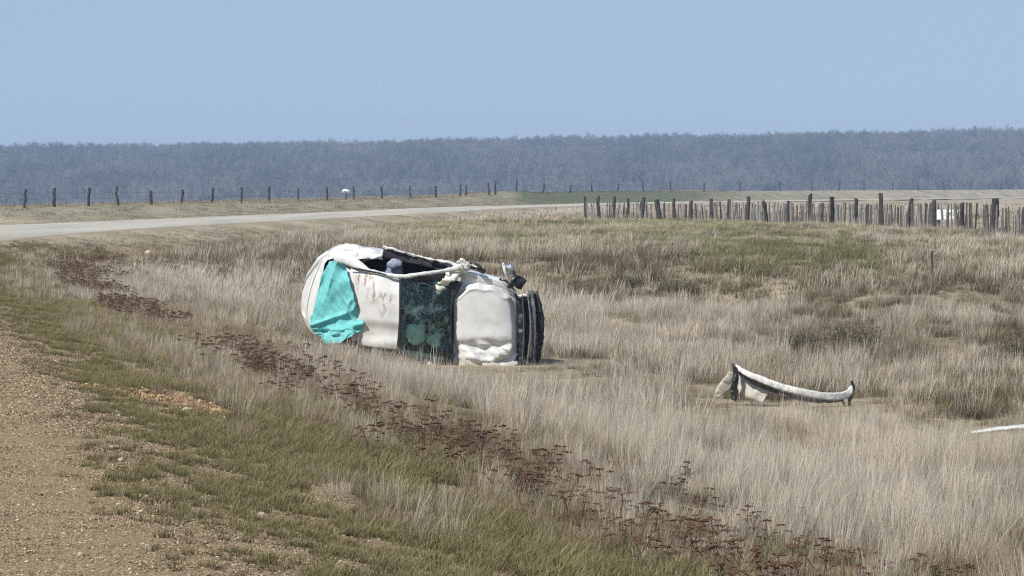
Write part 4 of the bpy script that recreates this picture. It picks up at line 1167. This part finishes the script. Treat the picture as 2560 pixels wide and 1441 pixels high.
# ------------------------------------------------------------------ dried umbels along the crest of the bank
SEED = plain('dried_flower_head', (.098, .047, .025, 1), .95, 0, .55, 40)
STEM = plain('dried_stem', (.13, .085, .055, 1), .9, 0, .3, 30)
def umbel_mesh(i):
    R = np.random.default_rng(600 + i); V = []; Fc = []
    for c_ in range(11):
        a = R.uniform(0, 6.28); rr = math.sqrt(R.uniform()) * .85; cx, cy, cz = rr * math.cos(a), rr * math.sin(a), -.25 * rr * rr + R.normal(0, .05)
        s = R.uniform(.22, .36); k = len(V)
        V += [(cx, cy, cz + s * .5), (cx + s, cy, cz), (cx, cy + s, cz), (cx - s, cy, cz), (cx, cy - s, cz), (cx, cy, cz - s * .7)]
        for j in range(4):
            Fc += [(k, k + 1 + j, k + 1 + (j + 1) % 4), (k + 5, k + 1 + (j + 1) % 4, k + 1 + j)]
    return mesh_np('flower_head', V, Fc, SEED)
UM = [umbel_mesh(i) for i in range(4)]
def plant_spec(i):
    """branch tips of one plant"""
    R = np.random.default_rng(640 + i); h = R.uniform(.11, .27); tips = [((R.normal(0, .02), R.normal(0, .02), h), .031)]
    for b_ in range(R.integers(2, 5)):
        a = R.uniform(0, 6.28); l = R.uniform(.04, .10)
        tips.append(((math.cos(a) * l, math.sin(a) * l, h - R.uniform(.0, .07)), R.uniform(.018, .03)))
    return h, tips
def stem_mesh(i):
    h, tips = plant_spec(i); V = []; Fc = []
    def rod(p, q, r):
        k = len(V)
        for (c_, rr) in ((p, r), (q, r * .7)):
            for a in (0, 2.09, 4.19): V.append((c_[0] + rr * math.cos(a), c_[1] + rr * math.sin(a), c_[2]))
        for j in range(3): Fc.append((k + j, k + (j + 1) % 3, k + 3 + (j + 1) % 3, k + 3 + j))
    rod((0, 0, -.02), tips[0][0], .0035)
    for (t, r) in tips[1:]: rod((0, 0, h * .55), t, .0025)
    return mesh_np('dried_umbel', V, Fc, STEM)
NPL = 9
SM = [stem_mesh(i) for i in range(NPL)]
SP = [plant_spec(i) for i in range(NPL)]
def whole(i):
    V = []; Fc = []; mi = []
    me = SM[i]
    V += [tuple(v.co) for v in me.vertices]; Fc += [tuple(p.vertices) for p in me.polygons]; mi += [0] * len(Fc)
    for j, (t, r) in enumerate(SP[i][1]):
        u_ = UM[(i + j) % 4]; k = len(V)
        V += [(t[0] + v.co.x * r, t[1] + v.co.y * r, t[2] + v.co.z * r) for v in u_.vertices]
        for p in u_.polygons: Fc.append(tuple(k + q for q in p.vertices)); mi.append(1)
    m_ = mesh_np(f'umbel_clump_{i}', V, Fc, STEM); m_.materials.append(SEED); m_.polygons.foreach_set('material_index', np.array(mi, dtype=np.int32))
    return proto(f'umbel_clump_{i}', m_)
WH = [whole(i) for i in range(NPL)]
x, y, u = spread(14, 110, 34, 1.9, 6.5, 0)
z = height(x, y); px, py = project(x, y, z)
den = sstep(.44, .62, fbm(x / .9 + 5, y / 4.5, 201)) * np.exp(-((u - 2.95) / .6) ** 2) * .95
den = np.maximum(den, sstep(.46, .58, fbm(x / .7, y / 2.5, 202)) * np.exp(-((u - 2.9) / 1.0) ** 2) * sstep(30, 24, y) * .8)
den = np.maximum(den, ell(px, py, 760, 905, 250, 40, 203, .3) * np.exp(-((u - 3.0) / .8) ** 2) * .7)
den = np.maximum(den, ell(px, py, 200, 690, 190, 30, 204, .3) * np.exp(-((u - 3.1) / 1.1) ** 2) * .5)
q = rng.random(len(x)) < den * sstep(1.7, 2.6, u)
x, y, z = x[q], y[q], z[q]
order = np.argsort(y)
nind = min(170, int((y < 27).sum()))
R = np.random.default_rng(8)
vis = [i for i in order if abs(x[i] / y[i]) < .143 and (EYE - z[i]) / y[i] < .1065][:nind]
one = set(vis)
for c_, i in enumerate(vis):
    k = c_ % NPL
    o = obj('dried_umbel', SM[k], None, (x[i], y[i], z[i] - .01)); s = R.uniform(.65, 1.25)
    o.scale = (s, s, s); o.rotation_euler = (R.normal(0, .12), R.normal(0, .12), R.uniform(0, 6.28))
    for j, (t, r) in enumerate(SP[k][1]):
        h_ = obj('flower_head', UM[(k + j) % 4], o, t); h_.scale = (r, r, r * .8)
    tag(o, 'dried plant with flat dark brown seed heads among grass nearest the camera', 'dried plant', 'dried umbels along the road bank')
rest = np.array([i for i in range(len(x)) if i not in one])
n = len(rest)
s = rng.uniform(.8, 1.25, n) * (1 + .002 * y[rest])
scatter('dried_umbels', WH, np.stack([x[rest], y[rest], z[rest] - .01], -1), np.stack([rng.normal(0, .12, n), rng.normal(0, .12, n), rng.uniform(0, 6.28, n)], -1), np.repeat(s[:, None], 3, 1), rng.integers(0, NPL, n), 'dark brown dried seed heads in drifts along the road bank', 'dried plants')

# ------------------------------------------------------------------ low shrubs
TWIG = blade_mat('shrub_twigs', (.05, .04, .03, 1), (.16, .13, .095, 1), (.21, .19, .12, 1), .1)
def shrub(px, py, r, h, lab, seed):
    p = ground_at(px, py)
    R = np.random.default_rng(seed); V = []; Fc = []; T = []; Hh = []
    for i in range(900):
        a = R.uniform(0, 6.28); rr = r * math.sqrt(R.uniform()); top_ = h * (1 - .6 * (rr / r) ** 2)
        b_ = np.array([math.cos(a) * rr, math.sin(a) * rr, R.uniform(0, .75) * top_]); d = np.array([math.cos(a) * .5 + R.normal(0, .5), math.sin(a) * .5 + R.normal(0, .5), R.uniform(.3, 1.2)])
        d = d / np.linalg.norm(d) * R.uniform(.10, .26); fa = R.uniform(0, 3.14); w = .007
        k = len(V); e_ = b_ + d
        V += [tuple(b_ - np.array([math.cos(fa), math.sin(fa), 0]) * w), tuple(b_ + np.array([math.cos(fa), math.sin(fa), 0]) * w), tuple(e_)]; Fc.append((k, k + 1, k + 2))
        T += [b_[2] / h * .6, b_[2] / h * .6, 1]; q = R.uniform(); Hh += [q, q, q]
        for l_ in range(3):
            c0 = b_ + d * R.uniform(.4, 1); s_ = .018; k = len(V); n1 = R.normal(0, 1, 3); n2 = R.normal(0, 1, 3)
            V += [tuple(c0), tuple(c0 + n1 * s_), tuple(c0 + n2 * s_)]; Fc.append((k, k + 1, k + 2)); T += [.8, .9, .9]; Hh += [q, q, q]
    me = mesh_np('twigs', V, Fc, TWIG); attr(me, 'tip', T); attr(me, 'hue', Hh)
    o = empty('shrub', (p.x, p.y, p.z)); tag(o, lab, 'shrub', 'low shrubs in the field')
    obj('crown', me, o)
    for j in range(3):
        obj('stem', stake_mesh('stem', h * .5, .03, .03, POST, seed + j, seg=3), o, (R.normal(0, .05), R.normal(0, .05), -.05))
shrub(2130, 872, .55, .55, 'dark twiggy shrub up the field from the end of the torn bumper', 701)
shrub(1985, 892, .42, .42, 'low brown shrub just behind the torn bumper', 702)
shrub(1690, 738, .60, .42, 'wide brown shrub in the grey grass beyond the wreck', 703)
shrub(1560, 722, .55, .40, 'dull dark shrub close beyond the front of the wreck', 704)
shrub(2540, 905, .45, .45, 'dark shrub at the picture edge above the white strip', 705)

# ------------------------------------------------------------------ air
x0, x1, y0, y1 = gx[0] - 40, gx[-1] + 40, gy[0] - 40, gy[-1] + 40
zt = float(GZ.max()) + 14; zb = float(GZ.min()) - 2
V = [(x, y, z) for z in (zb, zt) for (x, y) in ((x0, y0), (x1, y0), (x1, y1), (x0, y1))]
hz = obj('haze', mesh_np('haze', V, [(3, 2, 1, 0), (4, 5, 6, 7), (0, 1, 5, 4), (1, 2, 6, 5), (2, 3, 7, 6), (3, 0, 4, 7)]))
m = bpy.data.materials.new('blue_air'); m.use_nodes = True; nt = m.node_tree
nt.nodes.remove(nt.nodes['Principled BSDF'])
pv = nt.nodes.new('ShaderNodeVolumePrincipled')
pv.inputs['Color'].default_value = (.58, .74, 1.0, 1)
pv.inputs['Density'].default_value = .00024
nt.links.new(pv.outputs[0], nt.nodes['Material Output'].inputs['Volume'])
hz.data.materials.append(m)
tag(hz, 'pale blue haze in the air over the plain', 'haze', kind='stuff')
